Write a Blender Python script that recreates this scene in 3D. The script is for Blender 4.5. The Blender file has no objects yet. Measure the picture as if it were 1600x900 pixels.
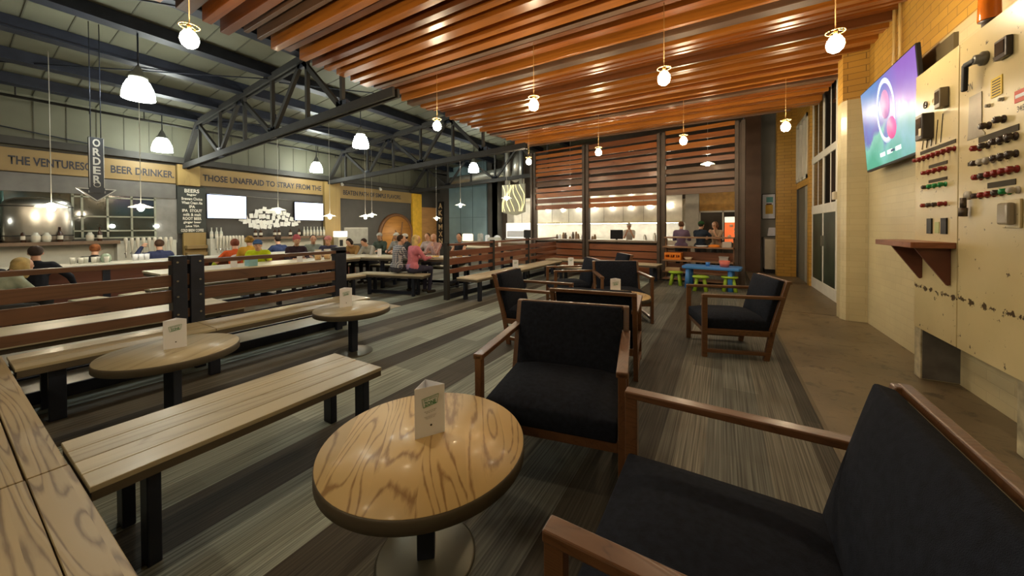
import bpy, bmesh, math, random
from mathutils import Vector, Matrix
random.seed(7)
C = bpy.context.scene
COL = C.collection
PI = math.pi
# ------------------------------------------------------------------ camera
EYE = 1.35
YAW, PITCH, ROLL, FPX, CYPX = .540, -.0125, -.005, 550.0, 361.9
cam_data = bpy.data.cameras.new('camera')
cam = bpy.data.objects.new('camera', cam_data)
COL.objects.link(cam)
cp, sp = math.cos(PITCH), math.sin(PITCH)
fwd = Vector((-math.sin(YAW)*cp, math.cos(YAW)*cp, sp))
rt = Vector((math.cos(YAW), math.sin(YAW), 0))
up = rt.cross(fwd)
cr, sr = math.cos(ROLL), math.sin(ROLL)
camx = rt*cr + up*sr
camy = up*cr - rt*sr
M = Matrix((camx, camy, -fwd)).transposed().to_4x4()
M.translation = Vector((0, 0, EYE))
cam.matrix_world = M
cam_data.sensor_width = 36
cam_data.lens = FPX/1600*36
cam_data.shift_y = -(450-CYPX)/1600
cam_data.clip_start = .02
C.camera = cam
# ------------------------------------------------------------------ world / exposure
world = bpy.data.worlds.new('world'); C.world = world; world.use_nodes = True
world.node_tree.nodes['Background'].inputs[0].default_value = (.9, .85, .75, 1)
world.node_tree.nodes['Background'].inputs[1].default_value = .10
C.view_settings.view_transform = 'Standard'
C.view_settings.look = 'None'
C.view_settings.exposure = 0.0
C.view_settings.gamma = 1.0
C.view_settings.use_curve_mapping = False
BULB_E = 225.0      # warm filament bulbs
LENS_E = 480.0
BAY_E = 60.0        # cool white high bay lamps
SMALL_E = 260.0     # bar pendants

# ------------------------------------------------------------------ materials
MATS = {}
def nmat(name):
    m = bpy.data.materials.new(name); m.use_nodes = True
    nt = m.node_tree; b = nt.nodes['Principled BSDF']
    return m, nt, b
def N(nt, typ, **kw):
    n = nt.nodes.new(typ)
    for k, v in kw.items():
        if k.startswith('i_'):
            key = k[2:]
            n.inputs[int(key) if key.isdigit() else key.replace('_', ' ')].default_value = v
        else: setattr(n, k, v)
    return n
def ramp(nt, stops, fac):
    r = nt.nodes.new('ShaderNodeValToRGB')
    el = r.color_ramp.elements
    while len(el) < len(stops): el.new(.5)
    for e, (p, c) in zip(el, stops):
        e.position = p; e.color = (c[0], c[1], c[2], 1)
    nt.links.new(fac, r.inputs[0]); return r
def mapped(nt, scale=(1, 1, 1), rot=(0, 0, 0), coord='Object'):
    t = N(nt, 'ShaderNodeTexCoord'); mp = N(nt, 'ShaderNodeMapping')
    mp.inputs['Scale'].default_value = scale; mp.inputs['Rotation'].default_value = rot
    nt.links.new(t.outputs[coord], mp.inputs[0]); return mp
def mplain(name, col, rough=.6, metal=0, spec=.5, var=.12, vs=6, bump=0.0):
    if name in MATS: return MATS[name]
    m, nt, b = nmat(name)
    b.inputs['Roughness'].default_value = rough; b.inputs['Metallic'].default_value = metal
    b.inputs['Specular IOR Level'].default_value = spec
    mp = mapped(nt); no = N(nt, 'ShaderNodeTexNoise', i_Scale=vs, i_Detail=3.0)
    nt.links.new(mp.outputs[0], no.inputs[0])
    r = ramp(nt, [(.3, [c*(1-var) for c in col]), (.7, [min(1, c*(1+var)) for c in col])], no.outputs[0])
    nt.links.new(r.outputs[0], b.inputs['Base Color'])
    if bump:
        bp = N(nt, 'ShaderNodeBump', i_Strength=bump, i_Distance=.01)
        n2 = N(nt, 'ShaderNodeTexNoise', i_Scale=vs*12, i_Detail=2.0)
        nt.links.new(mp.outputs[0], n2.inputs[0]); nt.links.new(n2.outputs[0], bp.inputs['Height'])
        nt.links.new(bp.outputs[0], b.inputs['Normal'])
    MATS[name] = m; return m
def memit(name, col, e):
    if name in MATS: return MATS[name]
    m, nt, b = nmat(name)
    b.inputs['Base Color'].default_value = (*col, 1)
    b.inputs['Emission Color'].default_value = (*col, 1)
    b.inputs['Emission Strength'].default_value = e
    MATS[name] = m; return m
def mglass(name, col=(.9, .95, .95), rough=.02, alpha=.2):
    if name in MATS: return MATS[name]
    m, nt, b = nmat(name)
    b.inputs['Base Color'].default_value = (*col, 1)
    b.inputs['Roughness'].default_value = rough
    b.inputs['Alpha'].default_value = alpha
    MATS[name] = m; return m
def mwood(name, light, dark, axis='x', rough=.45, ring=9.0, stretch=.09, plank=0.0, dist=2.2, pw='y', coat=0.0, bold=0):
    """wood whose grain runs along `axis`; `plank` > 0 shifts the figure board by board across `pw`"""
    if name in MATS: return MATS[name]
    m, nt, b = nmat(name)
    t = N(nt, 'ShaderNodeTexCoord')
    src = t.outputs['Object']
    if plank:
        sx = N(nt, 'ShaderNodeSeparateXYZ'); nt.links.new(src, sx.inputs[0])
        d = N(nt, 'ShaderNodeMath', operation='DIVIDE'); d.inputs[1].default_value = plank
        nt.links.new(sx.outputs[pw.upper()], d.inputs[0])
        fl = N(nt, 'ShaderNodeMath', operation='FLOOR'); nt.links.new(d.outputs[0], fl.inputs[0])
        wn = N(nt, 'ShaderNodeTexWhiteNoise', noise_dimensions='1D'); nt.links.new(fl.outputs[0], wn.inputs['W'])
        vm = N(nt, 'ShaderNodeVectorMath', operation='MULTIPLY_ADD')
        vm.inputs[1].default_value = (3, 3, 3)
        nt.links.new(wn.outputs['Color'], vm.inputs[0]); nt.links.new(src, vm.inputs[2])
        src = vm.outputs[0]
    mp = N(nt, 'ShaderNodeMapping')
    sc = {'x': (stretch, 1, 1), 'y': (1, stretch, 1), 'z': (1, 1, stretch)}[axis]
    mp.inputs['Scale'].default_value = sc
    nt.links.new(src, mp.inputs[0])
    n1 = N(nt, 'ShaderNodeTexNoise', i_Scale=ring*.45, i_Detail=1.5, i_Distortion=.6)
    nt.links.new(mp.outputs[0], n1.inputs[0])
    mul = N(nt, 'ShaderNodeMath', operation='MULTIPLY'); mul.inputs[1].default_value = ring*dist
    nt.links.new(n1.outputs[0], mul.inputs[0])
    fr = N(nt, 'ShaderNodeMath', operation='PINGPONG'); fr.inputs[1].default_value = .5
    nt.links.new(mul.outputs[0], fr.inputs[0])
    n2 = N(nt, 'ShaderNodeTexNoise', i_Scale=70.0, i_Detail=2.0); nt.links.new(mp.outputs[0], n2.inputs[0])
    ad = N(nt, 'ShaderNodeMath', operation='MULTIPLY_ADD'); ad.inputs[1].default_value = 1.5
    nt.links.new(fr.outputs[0], ad.inputs[0])
    m2 = N(nt, 'ShaderNodeMath', operation='MULTIPLY'); m2.inputs[1].default_value = .45
    nt.links.new(n2.outputs[0], m2.inputs[0]); nt.links.new(m2.outputs[0], ad.inputs[2])
    mid = [(a*.72+c*.28) for a, c in zip(light, dark)]
    r = ramp(nt, [(.12, dark), (.3, mid), (.75, light)] if not bold else [(.24, dark), (.40, mid), (.50, light)], ad.outputs[0])
    last = r.outputs[0]
    n3 = N(nt, 'ShaderNodeTexNoise', i_Scale=1.4, i_Detail=1.0); nt.links.new(src, n3.inputs[0])
    hs = N(nt, 'ShaderNodeHueSaturation'); mr = N(nt, 'ShaderNodeMapRange', i_3=.75, i_4=1.25)
    nt.links.new(n3.outputs[0], mr.inputs[0]); nt.links.new(mr.outputs[0], hs.inputs['Value'])
    nt.links.new(last, hs.inputs['Color'])
    nt.links.new(hs.outputs[0], b.inputs['Base Color'])
    b.inputs['Roughness'].default_value = rough
    b.inputs['Coat Weight'].default_value = coat; b.inputs['Coat Roughness'].default_value = .15
    bp = N(nt, 'ShaderNodeBump', i_Strength=.15, i_Distance=.002)
    nt.links.new(ad.outputs[0], bp.inputs['Height']); nt.links.new(bp.outputs[0], b.inputs['Normal'])
    MATS[name] = m; return m

# ------------------------------------------------------------------ mesh builder
class MB:
    def __init__(s, smooth=False): s.v = []; s.f = []; s.sm = []; s.smooth = smooth
    def add(s, vs, fs, smooth=None):
        o = len(s.v); s.v += [Vector(p) for p in vs]
        for f in fs: s.f.append([i+o for i in f]); s.sm.append(s.smooth if smooth is None else smooth)
        return s
    def box(s, x0, x1, y0, y1, z0, z1, mt=None):
        vs = [Vector((x, y, z)) for z in (z0, z1) for y in (y0, y1) for x in (x0, x1)]
        if mt: vs = [mt @ p for p in vs]
        return s.add(vs, [(0, 2, 3, 1), (4, 5, 7, 6), (0, 1, 5, 4), (2, 6, 7, 3), (0, 4, 6, 2), (1, 3, 7, 5)], False)
    def bar(s, p, q, w, h, upv=(0, 0, 1)):
        p = Vector(p); q = Vector(q); d = (q-p); L = d.length; d.normalize()
        u = Vector(upv)
        if abs(d.dot(u)) > .98: u = Vector((0, 1, 0))
        a = d.cross(u).normalized(); u = a.cross(d).normalized()
        mt = Matrix((a, d, u)).transposed().to_4x4(); mt.translation = p
        return s.box(-w/2, w/2, 0, L, -h/2, h/2, mt)
    def tube(s, p, q, r1, r2=None, n=12, smooth=True):
        r2 = r1 if r2 is None else r2
        p = Vector(p); q = Vector(q); d = (q-p).normalized()
        u = Vector((0, 0, 1)) if abs(d.z) < .9 else Vector((1, 0, 0))
        a = d.cross(u).normalized(); b = d.cross(a)
        vs = [];
        for c, r in ((p, r1), (q, r2)):
            for i in range(n):
                t = 2*PI*i/n; vs.append(c+a*math.cos(t)*r+b*math.sin(t)*r)
        o = len(s.v)
        s.add(vs, [(i, (i+1) % n, n+(i+1) % n, n+i) for i in range(n)], smooth)
        s.f.append([o+i for i in reversed(range(n))]); s.f.append([o+n+i for i in range(n)]); s.sm += [False, False]
        return s
    def path(s, pts, r, n=8):
        for a, b in zip(pts[:-1], pts[1:]): s.tube(a, b, r, r, n)
        for a in pts[1:-1]: s.ell(a, (r, r, r), n, 4)
        return s
    def lathe(s, prof, c=(0, 0, 0), n=24, mt=None, smooth=True, caps=True):
        c = Vector(c); vs = []
        for r, z in prof:
            for i in range(n):
                t = 2*PI*i/n; p = Vector((r*math.cos(t), r*math.sin(t), z))
                vs.append((mt @ p if mt else p)+c)
        m = len(prof); fs = []
        for j in range(m-1):
            for i in range(n):
                k = (i+1) % n; fs.append((j*n+i, j*n+k, (j+1)*n+k, (j+1)*n+i))
        o = len(s.v); s.add(vs, fs, smooth)
        if not caps: return s
        if prof[0][0] > 1e-4: s.f.append([o+i for i in reversed(range(n))]); s.sm.append(False)
        if prof[-1][0] > 1e-4: s.f.append([o+(m-1)*n+i for i in range(n)]); s.sm.append(False)
        return s
    def ell(s, c, r, n=12, m=8, mt=None):
        c = Vector(c); vs = []
        for j in range(m+1):
            ph = -PI/2+PI*j/m
            for i in range(n):
                t = 2*PI*i/n
                p = Vector((r[0]*math.cos(ph)*math.cos(t), r[1]*math.cos(ph)*math.sin(t), r[2]*math.sin(ph)))
                vs.append((mt @ p if mt else p)+c)
        fs = [(j*n+i, j*n+(i+1) % n, (j+1)*n+(i+1) % n, (j+1)*n+i) for j in range(m) for i in range(n)]
        return s.add(vs, fs, True)
    def prism(s, poly, h0, h1, mt=None, smooth=False):
        n = len(poly)
        vs = [Vector((x, y, h0)) for x, y in poly]+[Vector((x, y, h1)) for x, y in poly]
        if mt: vs = [mt @ p for p in vs]
        fs = [list(reversed(range(n))), list(range(n, 2*n))]
        o = len(s.v); s.add(vs, fs, False)
        for i in range(n):
            k = (i+1) % n; s.f.append([o+i, o+k, o+n+k, o+n+i]); s.sm.append(smooth)
        return s
    def pillow(s, x0, x1, y0, y1, z0, z1, b, n=10, edge=.3):
        """cushion with domed top"""
        vs = []; fs = []
        def prof(t): return 1-abs(2*t-1)**4
        for j in range(n+1):
            for i in range(n+1):
                u, v = i/n, j/n
                k = min(prof(u), 1)*min(prof(v), 1)
                vs.append((x0+(x1-x0)*u, y0+(y1-y0)*v, z1-b*(1-k)))
        o = len(vs)
        for j in range(n):
            for i in range(n): fs.append((j*(n+1)+i, j*(n+1)+i+1, (j+1)*(n+1)+i+1, (j+1)*(n+1)+i))
        ring = [i for i in range(n+1)]+[(j*(n+1)+n) for j in range(1, n+1)]+[n*(n+1)+i for i in range(n-1, -1, -1)]+[j*(n+1) for j in range(n-1, 0, -1)]
        for r in ring: vs.append((vs[r][0], vs[r][1], z0))
        m = len(ring)
        for a in range(m):
            c = (a+1) % m; fs.append((ring[c], ring[a], o+a, o+c))
        fs.append([o+a for a in range(m)][::-1])
        return s.add(vs, fs, True)
    def build(s, name, mat, parent=None, loc=None, bevel=0, seg=2, label=None, xf=None):
        me = bpy.data.meshes.new(name)
        off = Vector(loc) if loc else Vector((0, 0, 0))
        vs = [(xf @ p if xf else p)-(off if loc else Vector((0, 0, 0))) for p in s.v]
        me.from_pydata([tuple(p) for p in vs], [], s.f)
        me.polygons.foreach_set('use_smooth', s.sm)
        bm = bmesh.new(); bm.from_mesh(me)
        bmesh.ops.recalc_face_normals(bm, faces=bm.faces); bm.to_mesh(me); bm.free()
        if mat: me.materials.append(mat)
        o = bpy.data.objects.new(name, me); COL.objects.link(o)
        if loc: o.location = loc
        if parent: o.parent = parent
        if bevel:
            md = o.modifiers.new('bevel', 'BEVEL'); md.width = bevel; md.segments = seg; md.limit_method = 'ANGLE'
        if label: o['label'] = label
        return o
def tag(o, label, cat, group=None, kind=None):
    o['label'] = label; o['category'] = cat
    if group: o['group'] = group
    if kind: o['kind'] = kind
    return o
def struct(o): o['kind'] = 'structure'; return o
def thing(name, label, cat, loc=(0, 0, 0), rz=0, group=None):
    o = bpy.data.objects.new(name, None); COL.objects.link(o)
    o.empty_display_size = .1
    o.location = loc; o.rotation_euler = (0, 0, rz)
    return tag(o, label, cat, group)
def dup(root, loc, rz=None, label=None, group=None):
    r = root.copy(); COL.objects.link(r); r.location = loc
    if rz is not None: r.rotation_euler = (0, 0, rz)
    if label: r['label'] = label
    if group: r['group'] = group
    for ch in list(root.children):
        c = ch.copy(); COL.objects.link(c); c.parent = r
        for g in list(ch.children):
            d = g.copy(); COL.objects.link(d); d.parent = c
    return r
def basis(xa, ya, loc):
    xa = Vector(xa).normalized(); ya = Vector(ya).normalized(); za = xa.cross(ya)
    m = Matrix((xa, ya, za)).transposed().to_4x4(); m.translation = Vector(loc); return m
def text(name, s, width, height, mt, mat, parent=None, depth=.004, align='CENTER', bold=0.0):
    """lettering fitted to width x height (metres), lying in the plane of matrix mt"""
    cu = bpy.data.curves.new(name, 'FONT'); cu.body = s; cu.align_x = align; cu.size = 1
    cu.extrude = 0; cu.offset = bold; cu.resolution_u = 3; cu.space_line = .95
    t = bpy.data.objects.new(name, cu); COL.objects.link(t)
    dg = bpy.context.evaluated_depsgraph_get(); dg.update()
    me = bpy.data.meshes.new_from_object(t.evaluated_get(dg))
    bpy.data.objects.remove(t)
    xs = [v.co.x for v in me.vertices]; ys = [v.co.y for v in me.vertices]
    w = max(xs)-min(xs); h = max(ys)-min(ys); cx = (max(xs)+min(xs))/2; cy = (max(ys)+min(ys))/2
    for v in me.vertices:
        v.co = mt @ Vector(((v.co.x-cx)*width/w, (v.co.y-cy)*height/h, depth))
    me.materials.clear(); me.materials.append(mat)
    o = bpy.data.objects.new(name, me); COL.objects.link(o)
    if parent: o.parent = parent
    return o

# shared materials
M_steel = mplain('dark steel', (.020, .025, .042), .45, .4, var=.2)
M_steel_grey = mplain('grey painted steel', (.024, .023, .021), .8, 0)
M_chairwood = mwood('walnut chair wood', (.135, .062, .026), (.058, .026, .012), 'y', .35, 14, .12, coat=.2)
M_fabric = mplain('charcoal navy upholstery', (.011, .014, .023), .95, 0, .15, .25, 40, bump=.4)
M_ash = mwood('ash table top', (.58, .42, .19), (.30, .18, .07), 'y', .42, 7, .22, plank=.16, dist=2.6, pw='x', coat=.1, bold=1)
M_ashx = mwood('ash bench boards', (.36, .29, .165), (.17, .125, .07), 'x', .45, 9, .10, plank=.13, pw='y', dist=2.2, coat=.1, bold=1)
M_ashy = mwood('ash bench boards lengthwise', (.40, .355, .235), (.21, .175, .11), 'y', .45, 8, .06, plank=.13, pw='x', dist=1.6, coat=.1)
M_edge = mplain('dark table edge band', (.085, .070, .048), .5)
M_pale = mwood('pale hall table top', (.62, .55, .40), (.42, .36, .25), 'y', .4, 7, .06, plank=.14, pw='x')
M_redwood = mwood('red stained rail board', (.17, .06, .028), (.075, .026, .014), 'y', .45, 8, .06)
M_redwoodx = mwood('red stained screen board', (.24, .085, .034), (.10, .034, .016), 'x', .4, 8, .06)
M_darkrail = mwood('dark brown rail board', (.115, .058, .034), (.05, .026, .017), 'y', .45, 8, .06)
M_black = mplain('black plastic', (.010, .010, .011), .5, 0, .3)
M_white = mplain('white card', (.80, .83, .90), .6, var=.03)
M_whitepaint = mplain('white painted wood', (.70, .68, .60), .5, var=.05)
M_chrome = mplain('brushed stainless steel', (.55, .54, .50), .28, 1, var=.08)
M_brass = mplain('thin brass cord', (.55, .35, .15), .4, .3)
M_green = mplain('green print', (.02, .22, .07), .6)
M_ink = mplain('dark ink', (.03, .03, .04), .6)
# ================================================================== STRUCTURE
def carpet_mat():
    m, nt, b = nmat('striped plank carpet')
    t = N(nt, 'ShaderNodeTexCoord'); sx = N(nt, 'ShaderNodeSeparateXYZ'); nt.links.new(t.outputs['Object'], sx.inputs[0])
    mr = N(nt, 'ShaderNodeMapRange', i_1=-8.0, i_2=1.0); nt.links.new(sx.outputs['X'], mr.inputs[0])
    bands = [(-8, 1), (-7.4, 0), (-7.0, 1), (-6.4, 2), (-6.0, 1), (-5.6, 2), (-5.1, 0), (-4.8, 2), (-4.3, 0), (-4.0, 1), (-3.72, 0), (-3.56, 2),
             (-3.02, 0), (-2.78, 2), (-2.32, 0), (-2.02, 2), (-1.55, 0), (-1.25, 1), (-1.0, 3), (-.70, 0), (-.36, 1), (-.12, 3), (.2, 1), (.44, 0)]
    cols = {0: (.048, .043, .033), 1: (.13, .125, .102), 2: (.235, .27, .24), 3: (.105, .11, .098)}
    cr = N(nt, 'ShaderNodeValToRGB'); cr.color_ramp.interpolation = 'CONSTANT'
    el = cr.color_ramp.elements
    while len(el) < len(bands): el.new(.5)
    for e, (x, k) in zip(el, bands): e.position = (x+8)/9; e.color = (*cols[k], 1)
    nt.links.new(mr.outputs[0], cr.inputs[0])
    # plank tiles of a quarter metre by one metre with their own tone
    dx = N(nt, 'ShaderNodeMath', operation='MULTIPLY'); dx.inputs[1].default_value = 4.0
    nt.links.new(sx.outputs['X'], dx.inputs[0])
    fx = N(nt, 'ShaderNodeMath', operation='FLOOR'); nt.links.new(dx.outputs[0], fx.inputs[0])
    w1 = N(nt, 'ShaderNodeTexWhiteNoise', noise_dimensions='1D'); nt.links.new(fx.outputs[0], w1.inputs['W'])
    ay = N(nt, 'ShaderNodeMath', operation='ADD'); nt.links.new(sx.outputs['Y'], ay.inputs[0]); nt.links.new(w1.outputs[0], ay.inputs[1])
    fy = N(nt, 'ShaderNodeMath', operation='FLOOR'); nt.links.new(ay.outputs[0], fy.inputs[0])
    cx = N(nt, 'ShaderNodeCombineXYZ'); nt.links.new(fx.outputs[0], cx.inputs[0]); nt.links.new(fy.outputs[0], cx.inputs[1])
    w2 = N(nt, 'ShaderNodeTexWhiteNoise', noise_dimensions='2D'); nt.links.new(cx.outputs[0], w2.inputs['Vector'])
    v1 = N(nt, 'ShaderNodeMapRange', i_3=.72, i_4=1.3); nt.links.new(w2.outputs[0], v1.inputs[0])
    # fine yarn lines along Y
    mp = N(nt, 'ShaderNodeMapping'); mp.inputs['Scale'].default_value = (110, 1.2, 1); nt.links.new(t.outputs['Object'], mp.inputs[0])
    n1 = N(nt, 'ShaderNodeTexNoise', i_Scale=1.0, i_Detail=2.0); nt.links.new(mp.outputs[0], n1.inputs[0])
    v2 = N(nt, 'ShaderNodeMapRange', i_1=.3, i_2=.7, i_3=.45, i_4=1.55); nt.links.new(n1.outputs[0], v2.inputs[0])
    mm = N(nt, 'ShaderNodeMath', operation='MULTIPLY'); nt.links.new(v1.outputs[0], mm.inputs[0]); nt.links.new(v2.outputs[0], mm.inputs[1])
    hs = N(nt, 'ShaderNodeHueSaturation'); nt.links.new(mm.outputs[0], hs.inputs['Value']); nt.links.new(cr.outputs[0], hs.inputs['Color'])
    nt.links.new(hs.outputs[0], b.inputs['Base Color'])
    b.inputs['Roughness'].default_value = .7; b.inputs['Specular IOR Level'].default_value = .35
    return m
def concrete_mat():
    m, nt, b = nmat('worn polished concrete')
    mp = mapped(nt)
    n1 = N(nt, 'ShaderNodeTexNoise', i_Scale=1.3, i_Detail=6.0, i_Roughness=.65); nt.links.new(mp.outputs[0], n1.inputs[0])
    n2 = N(nt, 'ShaderNodeTexNoise', i_Scale=7.0, i_Detail=8.0, i_Roughness=.7, i_Distortion=.8); nt.links.new(mp.outputs[0], n2.inputs[0])
    r1 = ramp(nt, [(.3, (.10, .075, .042)), (.7, (.21, .16, .092))], n1.outputs[0])
    r2 = ramp(nt, [(.36, (.35, .33, .3)), (.46, (1, 1, 1))], n2.outputs[0])
    mx = N(nt, 'ShaderNodeMix', data_type='RGBA', blend_type='MULTIPLY'); mx.inputs[0].default_value = .8
    nt.links.new(r1.outputs[0], mx.inputs[6]); nt.links.new(r2.outputs[0], mx.inputs[7])
    nt.links.new(mx.outputs[2], b.inputs['Base Color'])
    rr = N(nt, 'ShaderNodeMapRange', i_3=.3, i_4=.55); nt.links.new(n1.outputs[0], rr.inputs[0]); nt.links.new(rr.outputs[0], b.inputs['Roughness'])
    return m
def brick_mat(name, c1, c2, mortar, axis='x', rough=.4, bw=.30, bh=.085):
    """axis = the horizontal world axis that the courses run along"""
    m, nt, b = nmat(name)
    t = N(nt, 'ShaderNodeTexCoord'); sx = N(nt, 'ShaderNodeSeparateXYZ'); nt.links.new(t.outputs['Object'], sx.inputs[0])
    ad = N(nt, 'ShaderNodeMath', operation='ADD')
    if axis == 'xy': nt.links.new(sx.outputs['X'], ad.inputs[0]); nt.links.new(sx.outputs['Y'], ad.inputs[1])
    else: nt.links.new(sx.outputs[axis.upper()], ad.inputs[0]); ad.inputs[1].default_value = 0
    cx = N(nt, 'ShaderNodeCombineXYZ'); nt.links.new(ad.outputs[0], cx.inputs[0]); nt.links.new(sx.outputs['Z'], cx.inputs[1])
    br = N(nt, 'ShaderNodeTexBrick'); br.inputs['Scale'].default_value = 1
    br.inputs['Brick Width'].default_value = bw; br.inputs['Row Height'].default_value = bh
    br.inputs['Mortar Size'].default_value = .004; br.inputs['Mortar Smooth'].default_value = .3
    br.inputs['Color1'].default_value = (*c1, 1); br.inputs['Color2'].default_value = (*c2, 1); br.inputs['Mortar'].default_value = (*mortar, 1)
    nt.links.new(cx.outputs[0], br.inputs['Vector'])
    no = N(nt, 'ShaderNodeTexNoise', i_Scale=2.2, i_Detail=5.0); nt.links.new(t.outputs['Object'], no.inputs[0])
    hs = N(nt, 'ShaderNodeHueSaturation'); mr = N(nt, 'ShaderNodeMapRange', i_3=.78, i_4=1.2); nt.links.new(no.outputs[0], mr.inputs[0])
    nt.links.new(mr.outputs[0], hs.inputs['Value']); nt.links.new(br.outputs['Color'], hs.inputs['Color'])
    nt.links.new(hs.outputs[0], b.inputs['Base Color'])
    bp = N(nt, 'ShaderNodeBump', i_Strength=.35, i_Distance=.006, invert=True)
    nt.links.new(br.outputs['Fac'], bp.inputs['Height']); nt.links.new(bp.outputs[0], b.inputs['Normal'])
    b.inputs['Roughness'].default_value = rough
    return m
M_carpet = carpet_mat(); M_conc = concrete_mat()
M_brick = brick_mat('yellow glazed brick', (.58, .33, .06), (.50, .275, .045), (.20, .11, .03), 'xy', .35)
M_wbrick = brick_mat('white painted brick', (.60, .52, .31), (.57, .49, .29), (.53, .45, .26), 'xy', .3, .30, .085)
M_hallfloor = mplain('pale polished hall concrete', (.52, .50, .42), .3, 0, .5, .12, 1.5)
M_darkwall = mplain('charcoal painted wall', (.060, .056, .050), .6, var=.15, vs=1.5)
M_greywall = mplain('grey painted wall', (.24, .23, .20), .6, var=.1, vs=1.2)
M_decking = mplain('pale roof decking', (.150, .150, .108), .6, 0, .3, .10, 1.2)

o = MB().box(.58, 1.9, -2.5, 13.2, -.12, 0).build('floor', M_conc); struct(o)
o = MB().box(-8.45, .58, -2.5, 13.2, -.12, 0.0).build('floor', M_carpet); struct(o)
o = MB().box(-12.2, -8.45, -2.5, 13.2, -.62, -.5).build('floor', M_hallfloor); struct(o)
# pale hall flooring slab laid between the railings and the step down
o = MB().box(-8.45, -4.75, -2.5, 4.2, 0.0, .006).build('floor', M_hallfloor); struct(o)
# control joints and threshold in the concrete walkway
M_joint = mplain('dark joint', (.05, .035, .02), .8)
o = MB().box(.62, 1.45, 6.995, 7.01, -.001, .002).box(.62, 1.75, 10.5, 10.515, -.001, .002).build('trim_1', M_joint); struct(o)
o = MB().box(.575, .60, -2.5, 9.5, 0, .006).build('trim_2', mplain('carpet edging', (.10, .075, .04), .5)); struct(o)

# right wall: white painted below, yellow brick above
o = MB().box(1.72, 2.0, -2.5, 6.75, 0, 3.05).build('wall_right', M_wbrick); struct(o)
o = MB().box(1.72, 2.0, -2.5, 6.75, 3.05, 5.0).build('wall_right', M_brick); struct(o)
# pilaster with chamfered foot corner
pil = [(1.46, 6.82), (1.50, 6.72), (1.72, 6.70), (2.0, 6.70), (2.0, 7.0), (1.46, 7.0)]
o = MB().prism(pil, 0, 3.12).build('wall_right', M_wbrick); struct(o)
pil2 = [(1.46, 6.75), (1.74, 6.70), (2.0, 6.70), (2.0, 7.0), (1.46, 7.0)]
o = MB().prism(pil2, 3.12, 5.0).build('wall_right', M_brick); struct(o)
# wall around the glazed doorway
o = (MB().box(1.76, 2.0, 7.0, 8.15, 0, 5.0).box(1.76, 2.0, 8.15, 10.2, 4.15, 5.0)).build('wall_right', M_wbrick); struct(o)
o = (MB().box(1.66, 2.0, 10.2, 10.42, 0, 5).box(1.66, 2.0, 10.42, 11.85, 3.95, 5).box(1.66, 2.0, 10.42, 11.85, 2.3, 2.45)).build('wall_right', M_brick); struct(o)
o = MB().box(1.24, 1.66, 11.80, 12.05, 0, 5.0).build('wall_right', M_brick); struct(o)
o = MB().box(2.02, 2.06, 7.3, 12.0, 0, 5.0).build('wall_right', M_darkwall); struct(o)

# glazed double door with transoms between the pilaster and the brick pier
M_greenp = mplain('dark green chalky panel', (.022, .04, .024), .4, 0, .5, .5, 3)
M_night = mplain('night glass', (.015, .014, .012), .05, 0, .7)
root = bpy.data.objects.new('door_1', None); COL.objects.link(root); root['kind'] = 'structure'
fr = MB()
ya, yb = 8.18, 10.18
for y in (ya, 9.13, yb-.09): fr.box(1.70, 1.78, y, y+.09, .0, 4.12)
for y in (8.62, 9.62): fr.box(1.71, 1.77, y, y+.06, 1.75, 4.1)
for z0, z1 in ((0, .22), (1.6, 1.78), (2.70, 2.84), (4.0, 4.14)): fr.box(1.695, 1.785, ya, yb, z0, z1)
fr.build('door_frame', M_whitepaint, root, bevel=.006)
for y0, y1 in ((8.27, 9.13), (9.22, 10.09)):
    MB().box(1.703, 1.765, y0, y1, .22, 1.60).build('door_panel', M_greenp, root)
MB().box(1.712, 1.75, ya+.1, yb-.1, 1.78, 4.0).build('glass', M_night, root)
MB().box(1.66, 1.70, 9.10, 9.13, .95, 1.15).build('handle', M_chrome, root)
# door 2: grey steel door with white transom window above
root = bpy.data.objects.new('door_2', None); COL.objects.link(root); root['kind'] = 'structure'
MB().box(1.70, 1.76, 10.95, 11.80, 0, 2.3).build('door_leaf', mplain('grey green steel door', (.10, .105, .09), .45), root)
MB().box(1.70, 1.76, 10.45, 10.95, 0, 2.3).build('door_leaf', mplain('pale grey door', (.33, .32, .27), .5), root)
fr = MB()
for y in (10.42, 10.85, 11.3, 11.75): fr.box(1.64, 1.74, y, y+.09, 2.45, 3.95)
for z in (2.45, 3.86): fr.box(1.64, 1.74, 10.42, 11.84, z, z+.09)
fr.build('window_frame', M_whitepaint, root)
MB().box(1.70, 1.705, 10.45, 11.8, 2.5, 3.9).build('glass', mplain('dim glass', (.22, .20, .15), .1), root)

# corridor end wall behind
o = MB().box(.95, 2.0, 13.0, 13.2, 0, 5).build('wall_back', M_greywall); struct(o)
o = MB().box(.55, .95, 12.6, 13.2, 0, 5).build('wall_back', mplain('brown painted wall', (.11, .055, .03), .5)); struct(o)
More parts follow.
